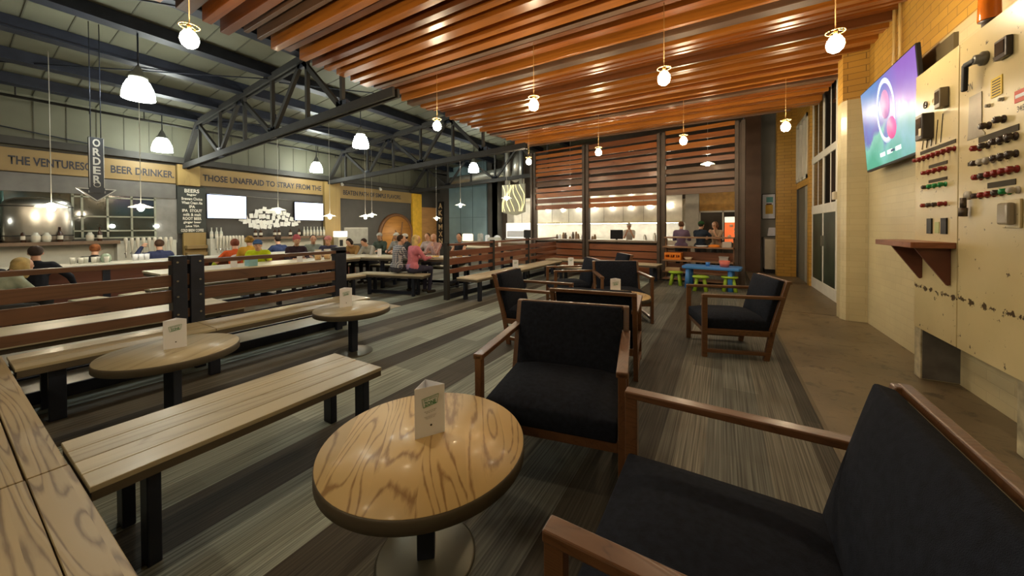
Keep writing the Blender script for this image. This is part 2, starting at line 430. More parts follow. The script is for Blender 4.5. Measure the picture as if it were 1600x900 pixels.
# far kitchen wall and hall end wall
M_kwall = mplain('kitchen wall tile', (.55, .52, .45), .35)
o = MB().box(-8.6, .55, 13.5, 13.7, 0, 5.6).build('wall_back', mplain('dark upper kitchen wall', (.07, .05, .035), .6)); struct(o)
o = MB().box(-8.3, -.9, 13.44, 13.5, .0, 2.3).build('wall_back', M_kwall); struct(o)
o = MB().box(-.95, .55, 12.95, 13.1, 1.84, 2.45).build('wall_back', mplain('ochre brick band', (.52, .28, .05), .5, var=.2, vs=8)); struct(o)
o = MB().box(-12.0, -8.6, 12.9, 13.1, -.6, 5.6).build('wall_back', M_darkwall); struct(o)
o = MB().box(-8.75, -8.6, 12.9, 13.7, -.6, 5.6).build('wall_back', M_darkwall); struct(o)
M_blue = mplain('blue grey metal panel', (.20, .31, .36), .35, .2, .5, .25, .8)
root = MB().box(-11.15, -9.0, 12.80, 12.9, .45, 4.6).build('wall_panel', M_blue, bevel=.01)
tag(root, 'tall blue grey metal panel on the dark end wall beyond the railings', 'wall panel')
sm = MB()
for x in (-10.45, -9.75): sm.box(x, x+.012, 12.785, 12.80, .46, 4.6)
for z in (1.8, 3.2): sm.box(-11.15, -9.0, 12.785, 12.80, z, z+.012)
sm.build('panel_seam', mplain('panel seam', (.05, .09, .11), .5), root)
# bar wall on the left
WX = -12.0
o = MB().box(WX-.2, WX, -2.5, 13.0, -.6, 3.0).build('wall_left', M_darkwall); struct(o)
dk = MB().box(WX-.2, WX-.02, -2.5, 13.0, 3.0, 4.1)
o = dk.build('wall_left', M_decking); struct(o)
sm = MB()
y = -2.2
while y < 12.9: sm.box(WX-.02, WX-.008, y, y+.012, 3.15, 4.05); y += .42
o = sm.build('trim_3', mplain('decking seam', (.085, .085, .06), .6)); struct(o)
o = MB().box(WX-.02, WX+.18, -2.5, 12.9, 3.02, 3.17).build('trim_4', mplain('dark wall plate', (.035, .033, .028), .6)); struct(o)
# roof decking
def roofz(x): return 4.15+.085*(x+11)
rf = MB(); rf.add([(-12.2, -2.5, roofz(-12.2)), (2.2, -2.5, roofz(2.2)), (2.2, 13.7, roofz(2.2)), (-12.2, 13.7, roofz(-12.2)),
                   (-12.2, -2.5, roofz(-12.2)+.1), (2.2, -2.5, roofz(2.2)+.1), (2.2, 13.7, roofz(2.2)+.1), (-12.2, 13.7, roofz(-12.2)+.1)],
                  [(0, 1, 2, 3), (7, 6, 5, 4), (0, 4, 5, 1), (1, 5, 6, 2), (2, 6, 7, 3), (3, 7, 4, 0)])
o = rf.build('ceiling', M_decking); struct(o)
sm = MB(); y = -2.2
while y < 13.5:
    sm.bar((-12.0, y, roofz(-12)-.006), (-4.8, y, roofz(-4.8)-.006), .014, .012); y += .42
o = sm.build('trim_5', MATS['decking seam']); struct(o)
# rear wall behind the viewer closes the room
o = MB().box(-12.2, 2.0, -2.7, -2.5, -.6, 5.6).build('wall_front', M_greywall); struct(o)

# purlins, pipe and trusses
purl_x = (-10.95, -9.8, -8.6, -7.45, -6.3, -5.15)
for i, x in enumerate(purl_x):
    b = MB().box(x-.07, x+.07, -2.4, 12.9, roofz(x)-.19, roofz(x)-.005)
    b.box(x-.11, x+.11, -2.4, 12.9, roofz(x)-.20, roofz(x)-.175)
    o = b.build('roof_purlin', M_steel)
    tag(o, 'dark steel roof purlin along the hall, the %s out from the bar wall' % ['first', 'second', 'third', 'fourth', 'fifth', 'sixth'][i], 'roof beam', 'roof purlins')
pp = MB(True); pp.tube((-11.3, -2.4, 3.83), (-11.3, 12.8, 3.83), .028, n=10)
for y in (-1, .9, 2.6, 4.6, 6.6, 8.6, 10.6): pp.tube((-11.3, y, 3.83), (-11.3, y, 4.12), .012, n=6)
for y in (0, 1.8, 3.6, 5.4, 7.2, 9, 10.8): pp.tube((-11.3, y, 3.83), (-11.3, y, 3.74), .022, .012, n=8)
tag(pp.build('sprinkler_pipe', mplain('dark pipe', (.03, .03, .028), .4, .5)), 'thin dark sprinkler pipe hung just under the roof along the bar wall', 'pipe')
def truss(Y, label):
    r = thing('roof_truss', label, 'roof truss', (-12, Y, 0), 0, 'roof trusses')
    X0, X1 = 0.0, 6.85
    def bz(x): return 2.95+.045*x
    def tz(x): return 3.93+.085*(x-.95)
    for s in (-.045, .045):
        MB().bar((0, s, bz(0)), (8.0, s, bz(6.9)+.02), .04, .13).build('bottom_chord', M_steel_grey, r)
        MB().bar((.95, s, tz(.95)), (X1, s, tz(X1)), .04, .12).build('top_chord', M_steel_grey, r)
    tops = [.95, 3.2, 5.6]; bots = [2.2, 4.55, 6.75]
    MB().bar((.02, 0, bz(0)), (.95, 0, tz(.95)), .10, .10).build('end_post', M_steel_grey, r)
    pairs = []
    for t, b in zip(tops, bots): pairs.append((t, b))
    for t, b in zip(tops[1:], bots): pairs.append((t, b))
    for t, b in pairs: MB().bar((t, 0, tz(t)), (b, 0, bz(b)), .06, .08).build('diagonal', M_steel_grey, r)
    for x in (1.05, 2.2, 3.4, 4.55, 5.75, 6.75): MB().bar((x, 0, bz(x)), (x, 0, tz(x)-.02), .06, .06).build('vertical', M_steel_grey, r)
    for b in bots: MB().box(b-.13, b+.13, -.03, .03, bz(b)-.07, bz(b)+.14).build('gusset_plate', M_steel, r)
    for t in tops: MB().box(t-.12, t+.12, -.03, .03, tz(t)-.14, tz(t)+.05).build('gusset_plate', M_steel, r)
    return r
truss(3.48, 'nearest dark steel roof truss, ending above the chalkboard column')
truss(7.35, 'second dark steel roof truss, ending above the yellow column by the screens')
truss(11.2, 'farthest dark steel roof truss, by the end wall')
# sway rods
def rod(p, q, label):
    tag(MB(True).tube(p, q, .012, n=6).build('brace_rod', M_steel), label, 'rod', 'thin steel brace rods')
rod((-11.9, -1.0, 3.55), (-11.9, 3.4, 3.05), 'thin brace rod running down along the wall toward the nearest truss')
rod((-10.95, -.4, 4.0), (-7.45, 3.4, 4.2), 'thin brace rod crossing diagonally under the roof before the nearest truss')
rod((-7.45, 0.2, 4.3), (-5.15, 3.4, 4.4), 'thin brace rod crossing under the roof nearest the wooden ceiling')
rod((-7.45, 3.6, 4.2), (-5.15, 7.2, 4.4), 'thin brace rod between the nearest and second trusses')
rod((-10.95, 3.6, 4.0), (-8.6, 7.2, 4.2), 'thin brace rod high over the bar between two trusses')

# wooden slat ceiling
M_slats = [mwood('ceiling slat wood %d' % i, l, d, 'x', r, 7, .05, dist=1.8, coat=.08) for i, (l, d, r) in enumerate([
    ((.34, .115, .016), (.17, .050, .007), .28), ((.26, .075, .010), (.12, .032, .006), .30),
    ((.15, .046, .011), (.07, .020, .006), .36), ((.12, .062, .032), (.06, .03, .018), .5)])]
ceil = thing('slatted_ceiling', 'wide ceiling of orange stained wooden slats over the lounge', 'ceiling', (0, 0, 3.75))
rs = random.Random(3)
y = -1.9; k = 0
XL, XR = -5.22, 1.74
while y < 9.55:
    w = rs.choice((.05, .09, .09, .14)); h = rs.choice((.19, .24, .24, .28)); drop = rs.choice((0, 0, .02, .05, .08))
    xl = XL+rs.choice((0, 0, .05, -.06, .03))
    xr = XR if y < 6.7 else 1.62
    if y > 9.2: xr = 1.2
    MB().box(xl, xr, y, y+w, drop, drop+h).build('slat', rs.choice(M_slats[:2]+M_slats), ceil, bevel=.003, seg=1)
    y += w+rs.choice((.06, .09, .12, .15)); k += 1
MB().box(XL-.02, 1.72, -1.9, 9.6, .30, .33).build('backing_board', mplain('dark ceiling backing', (.06, .022, .010), .7), ceil)
print('slats', k)
# ================================================================== FURNITURE
def make_chair(loc, rz, label, w=.70, group='lounge armchairs', bh=.80, e=0):
    """armchair facing local +Y"""
    r = thing('lounge_armchair', label, 'armchair', loc, rz, group)
    h = w/2; t = .038
    for s in (-1, 1):
        x = s*(h-t/2)
        MB().bar((x, .335, 0), (x, .335, .64), t, .05, (0, 1, 0)).build('front_leg', M_chairwood, r, bevel=.004)
        # rear leg and back post: one bent board
        prof = [(-.20-e, 0), (-.25-e, 0), (-.305-e, .30), (-.435-e-(bh-.8)*.25, bh), (-.395-e-(bh-.8)*.25, bh), (-.255-e, .30)]
        mt = Matrix(((0, 0, 1, 0), (1, 0, 0, 0), (0, 1, 0, 0), (0, 0, 0, 1)))
        MB().prism(prof, x-t/2, x+t/2, mt).build('rear_leg', M_chairwood, r, bevel=.004)
        MB().box(x-.028, x+.028, -.385-e, .36, .618, .648).build('armrest', M_chairwood, r, bevel=.005)
        MB().box(x-t/2, x+t/2, -.28-e, .33, .24, .295).build('side_rail', M_chairwood, r, bevel=.004)
        MB().box(x-t/2, x+t/2, -.22-e, .33, .05, .085).build('stretcher', M_chairwood, r, bevel=.004)
    MB().box(-h+t, h-t, .30, .335, .235, .295).build('front_rail', M_chairwood, r, bevel=.004)
    MB().box(-h+t, h-t, -.30-e, -.265-e, .235, .295).build('back_rail', M_chairwood, r, bevel=.004)
    MB().bar((-h, -.427-e-(bh-.8)*.25, bh-.012), (h, -.427-e-(bh-.8)*.25, bh-.012), .032, .030).build('crest_rail', M_chairwood, r, bevel=.005)
    MB().pillow(-h+t+.004, h-t-.004, -.285-e, .345, .285, .445, .055).build('seat_cushion', M_fabric, r, bevel=.012)
    # back cushion, leaning
    bk = MB(); n = 8
    mt = Matrix(((-1, 0, 0, 0), (0, -.25, .968, -.285-e), (0, .968, .25, .355), (0, 0, 0, 1)))
    bk.pillow(-h+t+.006, h-t-.006, 0, bh-.345, .0, .085, .028)
    bk.build('back_cushion', M_fabric, r, bevel=.010, xf=mt)
    return r
def face(dx, dy): return math.atan2(-dx, dy)   # rotation so that local +Y points along (dx, dy)
make_chair((0.0, 1.155, 0), face(-1, .0), 'armchair nearest the camera in the lower right corner, seen from its side', .84, bh=.85, e=.05)
make_chair((-.86, 1.99, 0), face(.20, -.98), 'armchair facing the camera beside the large near round table', .80)
make_chair((-1.03, 3.36, 0), face(-.14, .99), 'armchair seen from behind, back to back with the one that faces the near table', .74)
make_chair((.06, 4.55, 0), face(-.95, -.30), 'armchair by the concrete walkway seen in profile facing left', .68)
make_chair((-1.93, 3.80, 0), face(.97, .10), 'armchair left of the middle group, facing right toward its small table', .68)
make_chair((-1.30, 5.33, 0), face(.45, -.89), 'armchair facing the camera behind the small table with a white card', .72)
make_chair((-2.25, 5.70, 0), face(-.80, -.60), 'armchair behind the middle group facing the long corner bench', .68)
make_chair((-2.03, 7.05, 0), face(-.82, -.57), 'farthest armchair, in front of the slatted screen', .68)

def round_table(loc, label, wood, rad=.39, h=.485, off=(0, 0), rz=0):
    r = thing('round_table', label, 'table', loc, rz, 'round lounge tables')
    MB(False).lathe([(rad-.004, h-.002), (rad-.001, h-.006), (rad, h-.012), (rad, h-.05), (rad-.01, h-.055), (0, h-.055)], n=72).build('edge_band', M_edge, r)
    MB(False).lathe([(0, h), (rad-.004, h), (rad-.004, h-.004), (0, h-.004)], n=72).build('tabletop', wood, r)
    cx, cy = off
    MB().box(cx-.035, cx+.035, cy-.035, cy+.035, .012, h-.055).build('pedestal', M_steel, r, bevel=.004)
    MB(False).lathe([(0, 0), (.20, 0), (.20, .008), (.19, .012), (0, .013)], c=(cx, cy, 0), n=48).build('base_plate', mplain('bronze steel plate', (.10, .095, .07), .4, .5), r)
    MB().box(cx-.12, cx+.12, cy-.03, cy+.03, h-.062, h-.054).build('mounting_plate', M_steel, r)
    return r
round_table((-1.045, 1.045, 0), 'large round wooden table nearest the camera with bold wood grain', M_ash, .405, .485, rz=math.radians(40))
round_table((-3.40, .905, 0), 'round table on the left in front of the near dark post', M_ashy, .385, rz=math.radians(35))
round_table((-3.45, 2.38, 0), 'round table farther along the railing with its bronze base showing', M_ashy, .385)
round_table((-1.128, 4.50, 0), 'small round table among the middle armchairs', M_ash, .38)

def tent_card(loc, rz, label, near=False, group='white table cards', s=1.0):
    """three sided folded card standing on a table"""
    r = thing('table_card', label, 'table card', loc, rz, group)
    a = .125*s; hh = .205*s
    A, B, D = Vector((-a/2, -.02*s, 0)), Vector((a/2, -.02*s, 0)), Vector((0, .06*s, 0))
    m = MB()
    def panel(p, q):
        d = (q-p).normalized(); n = Vector((d.y, -d.x, 0))*.0012
        m.add([p, q, q+Vector((0, 0, hh)), p+Vector((0, 0, hh)), p-n, q-n, q-n+Vector((0, 0, hh)), p-n+Vector((0, 0, hh))],
              [(0, 1, 2, 3), (5, 4, 7, 6), (0, 4, 5, 1), (3, 2, 6, 7), (0, 3, 7, 4), (1, 5, 6, 2)])
    panel(A, B); panel(B, D); panel(D, A)
    m.build('card_fold', M_white, r)
    mt = basis((1, 0, 0), (0, 0, 1), (0, -.0215*s, 0))
    def at(x, z): return mt @ Matrix.Translation((x*s, z*s, 0))
    f = MB()   # badge outline, a tilted trapezoid
    pts = [(-.034, .158), (.036, .170), (.030, .134), (-.027, .122)]
    for i in range(4):
        p, q = pts[i], pts[(i+1) % 4]
        f.bar(mt @ Vector((p[0]*s, p[1]*s, .0006)), mt @ Vector((q[0]*s, q[1]*s, .0006)), .0012, .0016*s)
    f.build('badge_outline', M_green, r)
    tl = Matrix.Rotation(math.radians(9), 4, 'Z')
    text('lettering', 'ZONE', .048*s, .018*s, at(.001, .139) @ tl, M_green, r, .0008, bold=.02)
    text('lettering', 'SELF SERVICE', .056*s, .0075*s, at(.001, .1565) @ tl, M_green, r, .0008)
    if near:
        text('lettering', 'We want you sit where\nand relax and drink', .050*s, .0105*s, at(.002, .104) @ tl, M_ink, r, .0008)
        text('lettering', 'Please order at the bar and\nreturn your glasses here\nwhen you are done', .050*s, .014*s, at(.002, .080) @ tl, mplain('grey print', (.25, .26, .3), .6), r, .0008)
    MB(True).lathe([(0, .0), (.0042*s, .0), (.0042*s, .0008), (0, .0008)], n=16).build('dot_mark', M_ink, r, xf=at(.004, .045))
    return r
tent_card((-1.06, 1.08, .485), math.radians(58), 'white folded card with a green ZONE badge on the near round table', True)
tent_card((-3.425, .93, .485), math.radians(70), 'white folded card on the left round table')
tent_card((-3.56, 2.37, .485), math.radians(68), 'white folded card on the farther left round table')
tent_card((-1.17, 4.50, .485), math.radians(16), 'white folded card on the small middle table')
tent_card((-3.88, 6.62, .43), math.radians(20), 'white folded card on the long corner bench by the railing', s=1.0)
tent_card((-3.05, 7.76, .43), math.radians(20), 'white folded card on the corner bench in front of the slatted screen', s=1.0)

# plank bench beside the left tables
def plank_bench(name, loc, L, W, label, wood, planks=4, h=.43, axis='y', legs=(.14, -.14), grp=None):
    """L along local Y, W along local X"""
    r = thing(name, label, 'bench', loc, 0, grp)
    pw = W/planks
    for i in range(planks):
        MB().box(-W/2+i*pw+.0025, -W/2+(i+1)*pw-.0025, -L/2, L/2, h-.022, h).build('plank', wood, r, bevel=.002, seg=1)
    MB().box(-W/2+.004, W/2-.004, -L/2+.004, L/2-.004, h-.055, h-.022).build('apron', M_edge, r)
    for y in (-L/2+legs[0], L/2+legs[1]):
        for x in (-W/2+.10, W/2-.07):
            MB().box(x-.045, x+.045, y-.022, y+.022, 0, h-.055).build('leg', M_steel, r, bevel=.005)
        MB().box(-W/2+.06, W/2-.04, y-.03, y+.03, h-.068, h-.055).build('leg_bracket', M_steel, r)
    return r
plank_bench('plank_bench', (-2.19, .915, 0), 1.25, .52, 'four plank wooden bench with black steel legs beside the near table', M_ashy, 4, legs=(.17, -.10))

# perimeter bench, running across in front of the viewer
r = thing('perimeter_bench', 'weathered wooden perimeter bench in the lower left corner', 'bench', (-2.4, 0, 0), 0)
h = .43
for x0, x1 in ((-2.1, .195), (.205, 1.9)):
    for y0, y1 in ((.181, .276), (-.10, .174), (-.38, -.107)):
        dy = .006 if x0 > 0 else 0
        MB().box(x0, x1, y0+(.006 if (x0 > 0 and y1 < .2) else 0), y1+dy*.5, h-.022, h).build('plank', M_ashx, r, bevel=.002, seg=1)
MB().box(-2.1, 1.9, -.37, .27, h-.06, h-.022).build('apron', M_edge, r)
for x in (-1.9, -.6, .7, 1.75):
    for y in (-.3, .2): MB().box(x-.022, x+.022, y-.04, y+.04, 0, h-.06).build('leg', M_steel, r)

def long_bench(label, x, y0, y1, joints, w=.46, wood=None):
    r = thing('railing_bench', label, 'bench', (x, (y0+y1)/2, 0), 0, 'long benches fixed along the railings')
    ys = [y0]+joints+[y1]; c = (y0+y1)/2
    for a, b in zip(ys[:-1], ys[1:]):
        for i in range(3):
            MB().box(i*w/3-w/2+.002, (i+1)*w/3-w/2-.002, a-c+.003, b-c-.003, h-.022, h).build('plank', wood or M_ashy, r, bevel=.002, seg=1)
    MB().box(-w/2, w/2, y0-c+.01, y1-c-.01, h-.065, h-.022).build('apron', M_edge, r)
    for y in [y0+.18]+[j for j in joints]+[y1-.2]:
        for xx in (-w/2+.07, w/2-.06):
            MB().box(xx-.025, xx+.025, y-c-.04, y-c+.04, 0, h-.065).build('leg', M_steel, r, bevel=.004)
    return r
long_bench('long bench fixed along the near railing on the left', -4.23, .29, 3.02, [1.37])
long_bench('long bench fixed along the far railing past the gap', -3.98, 5.02, 8.9, [6.9], wood=M_pale)
r = thing('corner_bench', 'long bench along the foot of the slatted screen', 'bench', (-2.5, 9.25, 0), math.radians(-6.4))
for i in range(3): MB().box(-1.9, 1.2, -.24+i*.16+.002, -.24+(i+1)*.16-.002, h-.022, h).build('plank', M_pale, r, bevel=.002, seg=1)
MB().box(-1.89, 1.19, -.235, .235, h-.065, h-.022).build('apron', M_edge, r)
for x in (-1.7, -.5, .3, 1.05):
    for y in (-.17, .17): MB().box(x-.04, x+.04, y-.025, y+.025, 0, h-.065).build('leg', M_steel, r)
# low second bench in front (between the far armchairs and the screen)
r = thing('low_bench', 'short low bench between the farthest armchairs and the corner bench', 'bench', (-2.75, 7.75, 0), math.radians(-4))
for i in range(2): MB().box(-.62, .62, -.2+i*.2+.002, -.2+(i+1)*.2-.002, h-.022, h).build('plank', M_pale, r, bevel=.002, seg=1)
MB().box(-.61, .61, -.195, .195, h-.06, h-.022).build('apron', M_edge, r)
for x in (-.5, .5):
    for y in (-.13, .13): MB().box(x-.03, x+.03, y-.025, y+.025, 0, h-.06).build('leg', M_steel, r)

def railing(label, x, y0, y1, posts, wide=(), wood=None):
    wood = wood or M_redwood
    """board railing along Y"""
    r = thing('board_railing', label, 'railing', (x, y0, 0), 0, 'board railings around the lounge')
    L = y1-y0
    MB().box(-.05, .05, 0, L, 1.005, 1.045).build('cap_rail', wood, r, bevel=.003)
    for z0, z1 in ((.80, .91), (.645, .765), (.485, .57)):
        MB().box(.01, .035, 0, L, z0, z1).build('board', wood, r, bevel=.003)
    for z0, z1 in ((.30, .335), (.205, .225), (.0, .10)):
        MB().box(-.012, .012, 0, L, z0+.004, z1).build('lower_rail', M_steel, r)
    for p in posts:
        b = MB(); wd = .07
        if p in wide:
            b.box(-.045, .075, p-.12, p-.012, 0, 1.09).box(-.045, .075, p+.012, p+.12, 0, 1.09)
            b.box(-.02, .02, p-.015, p+.015, 0.1, 1.04)
            po = b.build('post', M_steel, r, bevel=.006)
            for z in (1.03, .85, .70, .53):
                for q in (-.085, .085): MB(True).tube((.075, p+q, z), (.083, p+q, z), .009, n=8).build('bolt', M_chrome, po)
        else:
            wd = .16 if p == 5.13 else wd; b.box(-.045, .05, p-wd/2, p+wd/2, 0, 1.09 if p == 5.13 else 1.07); b.build('post', M_steel if p == 5.13 else M_steel_grey, r, bevel=.006)
    return r
railing('dark board railing on the left behind the near bench', -4.54, -2.2, 3.02, [.2, 3.52, 5.13], (3.52,), M_darkrail)
railing('red brown board railing in the middle distance leading to the slatted screen', -4.42, 4.96, 9.95, [.03, 1.55, 3.2], ())

# ---------------------------------------------------------------- slatted screen and half wall
S0 = Vector((-5.35, 10.2, 0)); S1 = Vector((.45, 9.545, 0))
sang = math.atan2((S1-S0).y, (S1-S0).x)
scr = thing('slatted_screen', 'tall screen of horizontal wooden slats between dark steel posts', 'screen', tuple(S0), sang)
SL = (S1-S0).length
posts = [.08, 1.92, 4.02, 5.72]
for p in posts:
    b = MB(); b.box(p-.10, p-.025, -.07, .07, 0, 3.74).box(p+.025, p+.10, -.07, .07, 0, 3.74).box(p-.03, p+.03, -.02, .02, 0, 3.7)
    b.build('post', mplain('brown steel post', (.075, .055, .042), .5, .3), scr, bevel=.004)
rs = random.Random(5)
for i in range(3):
    a, b_ = posts[i]+.10, posts[i+1]-.10
    z = 2.14 if i == 2 else 1.90
    while z < 3.72:
        hh = rs.choice((.10, .12, .14))
        tl = rs.choice((0, .01))
        MB().box(a, b_, -.03-tl, .0-tl, z, min(z+hh, 3.76)).build('slat', rs.choice([M_redwoodx, M_slats[0], M_slats[1], M_slats[2], M_slats[3], M_redwoodx]), scr, bevel=.002, seg=1)
        z += hh+rs.choice((.035, .06, .09))
for i in range(2):
    a, b_ = posts[i]+.10, posts[i+1]-.10
    MB().box(a, b_, -.10, .26, .93, .975).build('counter_ledge', mplain('grey brown ledge', (.20, .16, .12), .4), scr)
    for z0, z1 in ((.70, .86), (.50, .67), (.30, .47), (.06, .27)):
        MB().box(a, b_, -.02, .01, z0, z1).build('board', M_redwoodx, scr, bevel=.003)
    MB().box(a, b_, .03, .05, .05, .92).build('backing_panel', mplain('dark half wall backing', (.05, .03, .022), .7), scr)
# toy shelf in the last bay
sh = thing('toy_shelf', 'open wooden toy shelf below the slats beside the kids table', 'shelf', tuple(S0+Vector((math.cos(sang), math.sin(sang), 0))*4.12), sang)
W = 1.5
for z0 in (1.06, .83, .50, .22, .05):
    MB().box(0, W, -.32 if z0 < 1 else -.2, .05 if z0 < 1 else .25, z0, z0+.03).build('shelf_board', mplain('brown shelf wood', (.24, .13, .07), .5), sh, bevel=.003)
for z0, z1 in ((.53, .72), (.25, .42)):
    MB().box(0, W, .04, .06, z0, z1).build('back_board', M_redwoodx, sh)
for x in (0, W-.03): MB().box(x, x+.03, -.05, .05, 0, 1.09).build('side_upright', mplain('brown shelf wood', (.24, .13, .07), .5), sh)
def onshelf(x, y, z): return S0+Vector((math.cos(sang), math.sin(sang), 0))*(4.12+x)+Vector((-math.sin(sang), math.cos(sang), 0))*y+Vector((0, 0, z))
M_orange = mplain('orange plastic', (.75, .22, .015), .4)
cr_ = thing('toy_crate', 'orange plastic crate with cut out sides on the middle shelf', 'crate', tuple(onshelf(.22, -.14, .53)), sang)
b = MB()
b.box(-.19, .19, -.12, .12, 0, .015)
for y in (-.12, .11): b.box(-.19, .19, y, y+.012, 0, .05).box(-.19, .19, y, y+.012, .12, .17); [b.box(x, x+.03, y, y+.012, .05, .12) for x in (-.19, -.07, .05, .16)]
for x in (-.19, .178): b.box(x, x+.012, -.12, .12, 0, .17)
b.build('crate_body', M_orange, cr_, bevel=.002)
def bowl(name, loc, r0, r1, hh, mat, label, cat):
    o = MB(True).lathe([(0, .0), (r0, 0), (r1, hh), (r1-.008, hh), (r0-.006, .008), (0, .008)], n=24).build(name, mat); o.location = loc; return tag(o, label, cat)
bowl('toy_bowl', onshelf(.55, -.14, .53), .06, .10, .07, mplain('cream plastic', (.6, .5, .38), .5), 'cream bowl beside the orange crate on the toy shelf', 'bowl')
bowl('toy_plate', onshelf(.85, -.14, .86), .09, .15, .03, M_white, 'white toy plate on the upper toy shelf', 'plate')
o = MB(True).lathe([(0, 0), (.13, 0), (.11, .05), (.05, .06), (0, .06)], n=20).build('toy_dish', M_orange); o.location = onshelf(1.10, -.14, .86); tag(o, 'flat orange red toy next to the white plate on the upper toy shelf', 'toy')
b = MB(); b.box(-.09, .09, -.07, .07, 0, .012); [b.box(-.09, .09, y, y+.008, 0, .13) for y in (-.07, .062)]; [b.box(x, x+.008, -.07, .07, 0, .13) for x in (-.09, .082)]
o = b.build('toy_box', mglass('cloudy plastic', (.6, .55, .5), .3, .6)); o.location = onshelf(1.36, -.14, .86); o.rotation_euler = (0, 0, sang); tag(o, 'cloudy clear plastic box at the right end of the upper toy shelf', 'box')
o = (MB().box(-.09, .09, -.06, .06, 0, .10).box(-.10, .10, -.07, .07, .10, .12)).build('toy_box', mplain('grey toy box', (.35, .33, .32), .5), bevel=.004); o.location = onshelf(1.30, -.14, .53); o.rotation_euler = (0, 0, sang); tag(o, 'grey lidded box at the right of the middle toy shelf', 'box')
o = (MB().box(-.17, .17, -.1, .1, 0, .05).box(-.16, .16, -.09, .09, .05, .08)).build('board_game_box', mplain('tan cardboard', (.42, .30, .17), .7), bevel=.003); o.location = onshelf(.22, -.16, .25); o.rotation_euler = (0, 0, sang); tag(o, 'tan flat box on the low toy shelf behind the left stool', 'box')

# kids table and stools
M_kblue = mplain('blue plastic', (.05, .22, .62), .45, var=.05); M_kgreen = mplain('lime green plastic', (.30, .48, .03), .45, var=.05)
kt = thing('kids_table', 'blue plastic kids table in front of the toy shelf', 'table', (-.21, 8.72, 0), math.radians(-6))
MB().prism([(-.52, -.27), (.52, -.27), (.55, -.2), (.55, .2), (.52, .27), (-.52, .27), (-.55, .2), (-.55, -.2)], .43, .49).build('tabletop', M_kblue, kt, bevel=.015, seg=3)
for x in (-.43, .36):
    for y in (-.19, .19): MB(True).tube((x*1.02, y*1.05, 0), (x, y, .44), .055, .045, 16).build('leg', M_kblue, kt)
def kstool(loc, label):
    r = thing('kids_stool', label, 'stool', loc, 0, 'green kids stools')
    MB(True).lathe([(0, .27), (.13, .27), (.155, .285), (.155, .305), (.14, .315), (0, .315)], n=28).build('seat', M_kgreen, r)
    for i in range(4):
        a = PI/4+i*PI/2
        MB(True).tube((.15*math.cos(a), .15*math.sin(a), 0), (.085*math.cos(a), .085*math.sin(a), .28), .036, .03, 12).build('leg', M_kgreen, r)
    return r
kstool((-.93, 8.88, 0), 'lime green kids stool at the left end of the blue table')
kstool((-.40, 8.33, 0), 'lime green kids stool in front of the blue table')
kstool((.12, 8.55, 0), 'lime green kids stool at the right side of the blue table')
bowl('toy_bucket', (.03, 8.66, .49), .08, .105, .13, mplain('pink plastic', (.65, .16, .13), .5), 'pink toy bucket on the blue kids table', 'bucket')
o = MB(True).lathe([(0, 0), (.035, 0), (.045, .08), (.04, .08), (.03, .005), (0, .005)], n=16).build('toy_cup', M_kblue); o.location = (-.28, 8.72, .49); tag(o, 'small blue cup on the blue kids table', 'cup')
# ================================================================== CONTROL CABINET, TV, SHELF, LAMPS
M_cream = None
def cream():
    m, nt, b = nmat('cream chipped enamel')
    mp = mapped(nt)
    n0 = N(nt, 'ShaderNodeTexNoise', i_Scale=1.6, i_Detail=4.0); nt.links.new(mp.outputs[0], n0.inputs[0])
    r0 = ramp(nt, [(.3, (.47, .38, .19)), (.7, (.59, .485, .255))], n0.outputs[0])
    n1 = N(nt, 'ShaderNodeTexNoise', i_Scale=14.0, i_Detail=6.0, i_Roughness=.7); nt.links.new(mp.outputs[0], n1.inputs[0])
    t = N(nt, 'ShaderNodeTexCoord'); sx = N(nt, 'ShaderNodeSeparateXYZ'); nt.links.new(t.outputs['Object'], sx.inputs[0])
    # worn band a little above the bottom edge
    d = N(nt, 'ShaderNodeMath', operation='SUBTRACT'); d.inputs[1].default_value = .365; nt.links.new(sx.outputs['Z'], d.inputs[0])
    a = N(nt, 'ShaderNodeMath', operation='ABSOLUTE'); nt.links.new(d.outputs[0], a.inputs[0])
    m1 = N(nt, 'ShaderNodeMapRange', i_1=.0, i_2=.035, i_3=.17, i_4=0.0); nt.links.new(a.outputs[0], m1.inputs[0])
    s = N(nt, 'ShaderNodeMath', operation='ADD'); nt.links.new(n1.outputs[0], s.inputs[0]); nt.links.new(m1.outputs[0], s.inputs[1])
    r1 = ramp(nt, [(.635, (0, 0, 0)), (.645, (1, 1, 1))], s.outputs[0])
    mx = N(nt, 'ShaderNodeMix', data_type='RGBA'); nt.links.new(r1.outputs[0], mx.inputs[0])
    nt.links.new(r0.outputs[0], mx.inputs[6]); mx.inputs[7].default_value = (.06, .035, .015, 1)
    nt.links.new(mx.outputs[2], b.inputs['Base Color']); b.inputs['Roughness'].default_value = .28
    return m
M_cream = cream()
PX = 1.47
cab = thing('control_cabinet', 'big cream enamelled industrial control cabinet with knobs and lamps on the right wall', 'control cabinet', (PX, 3.6, .45))
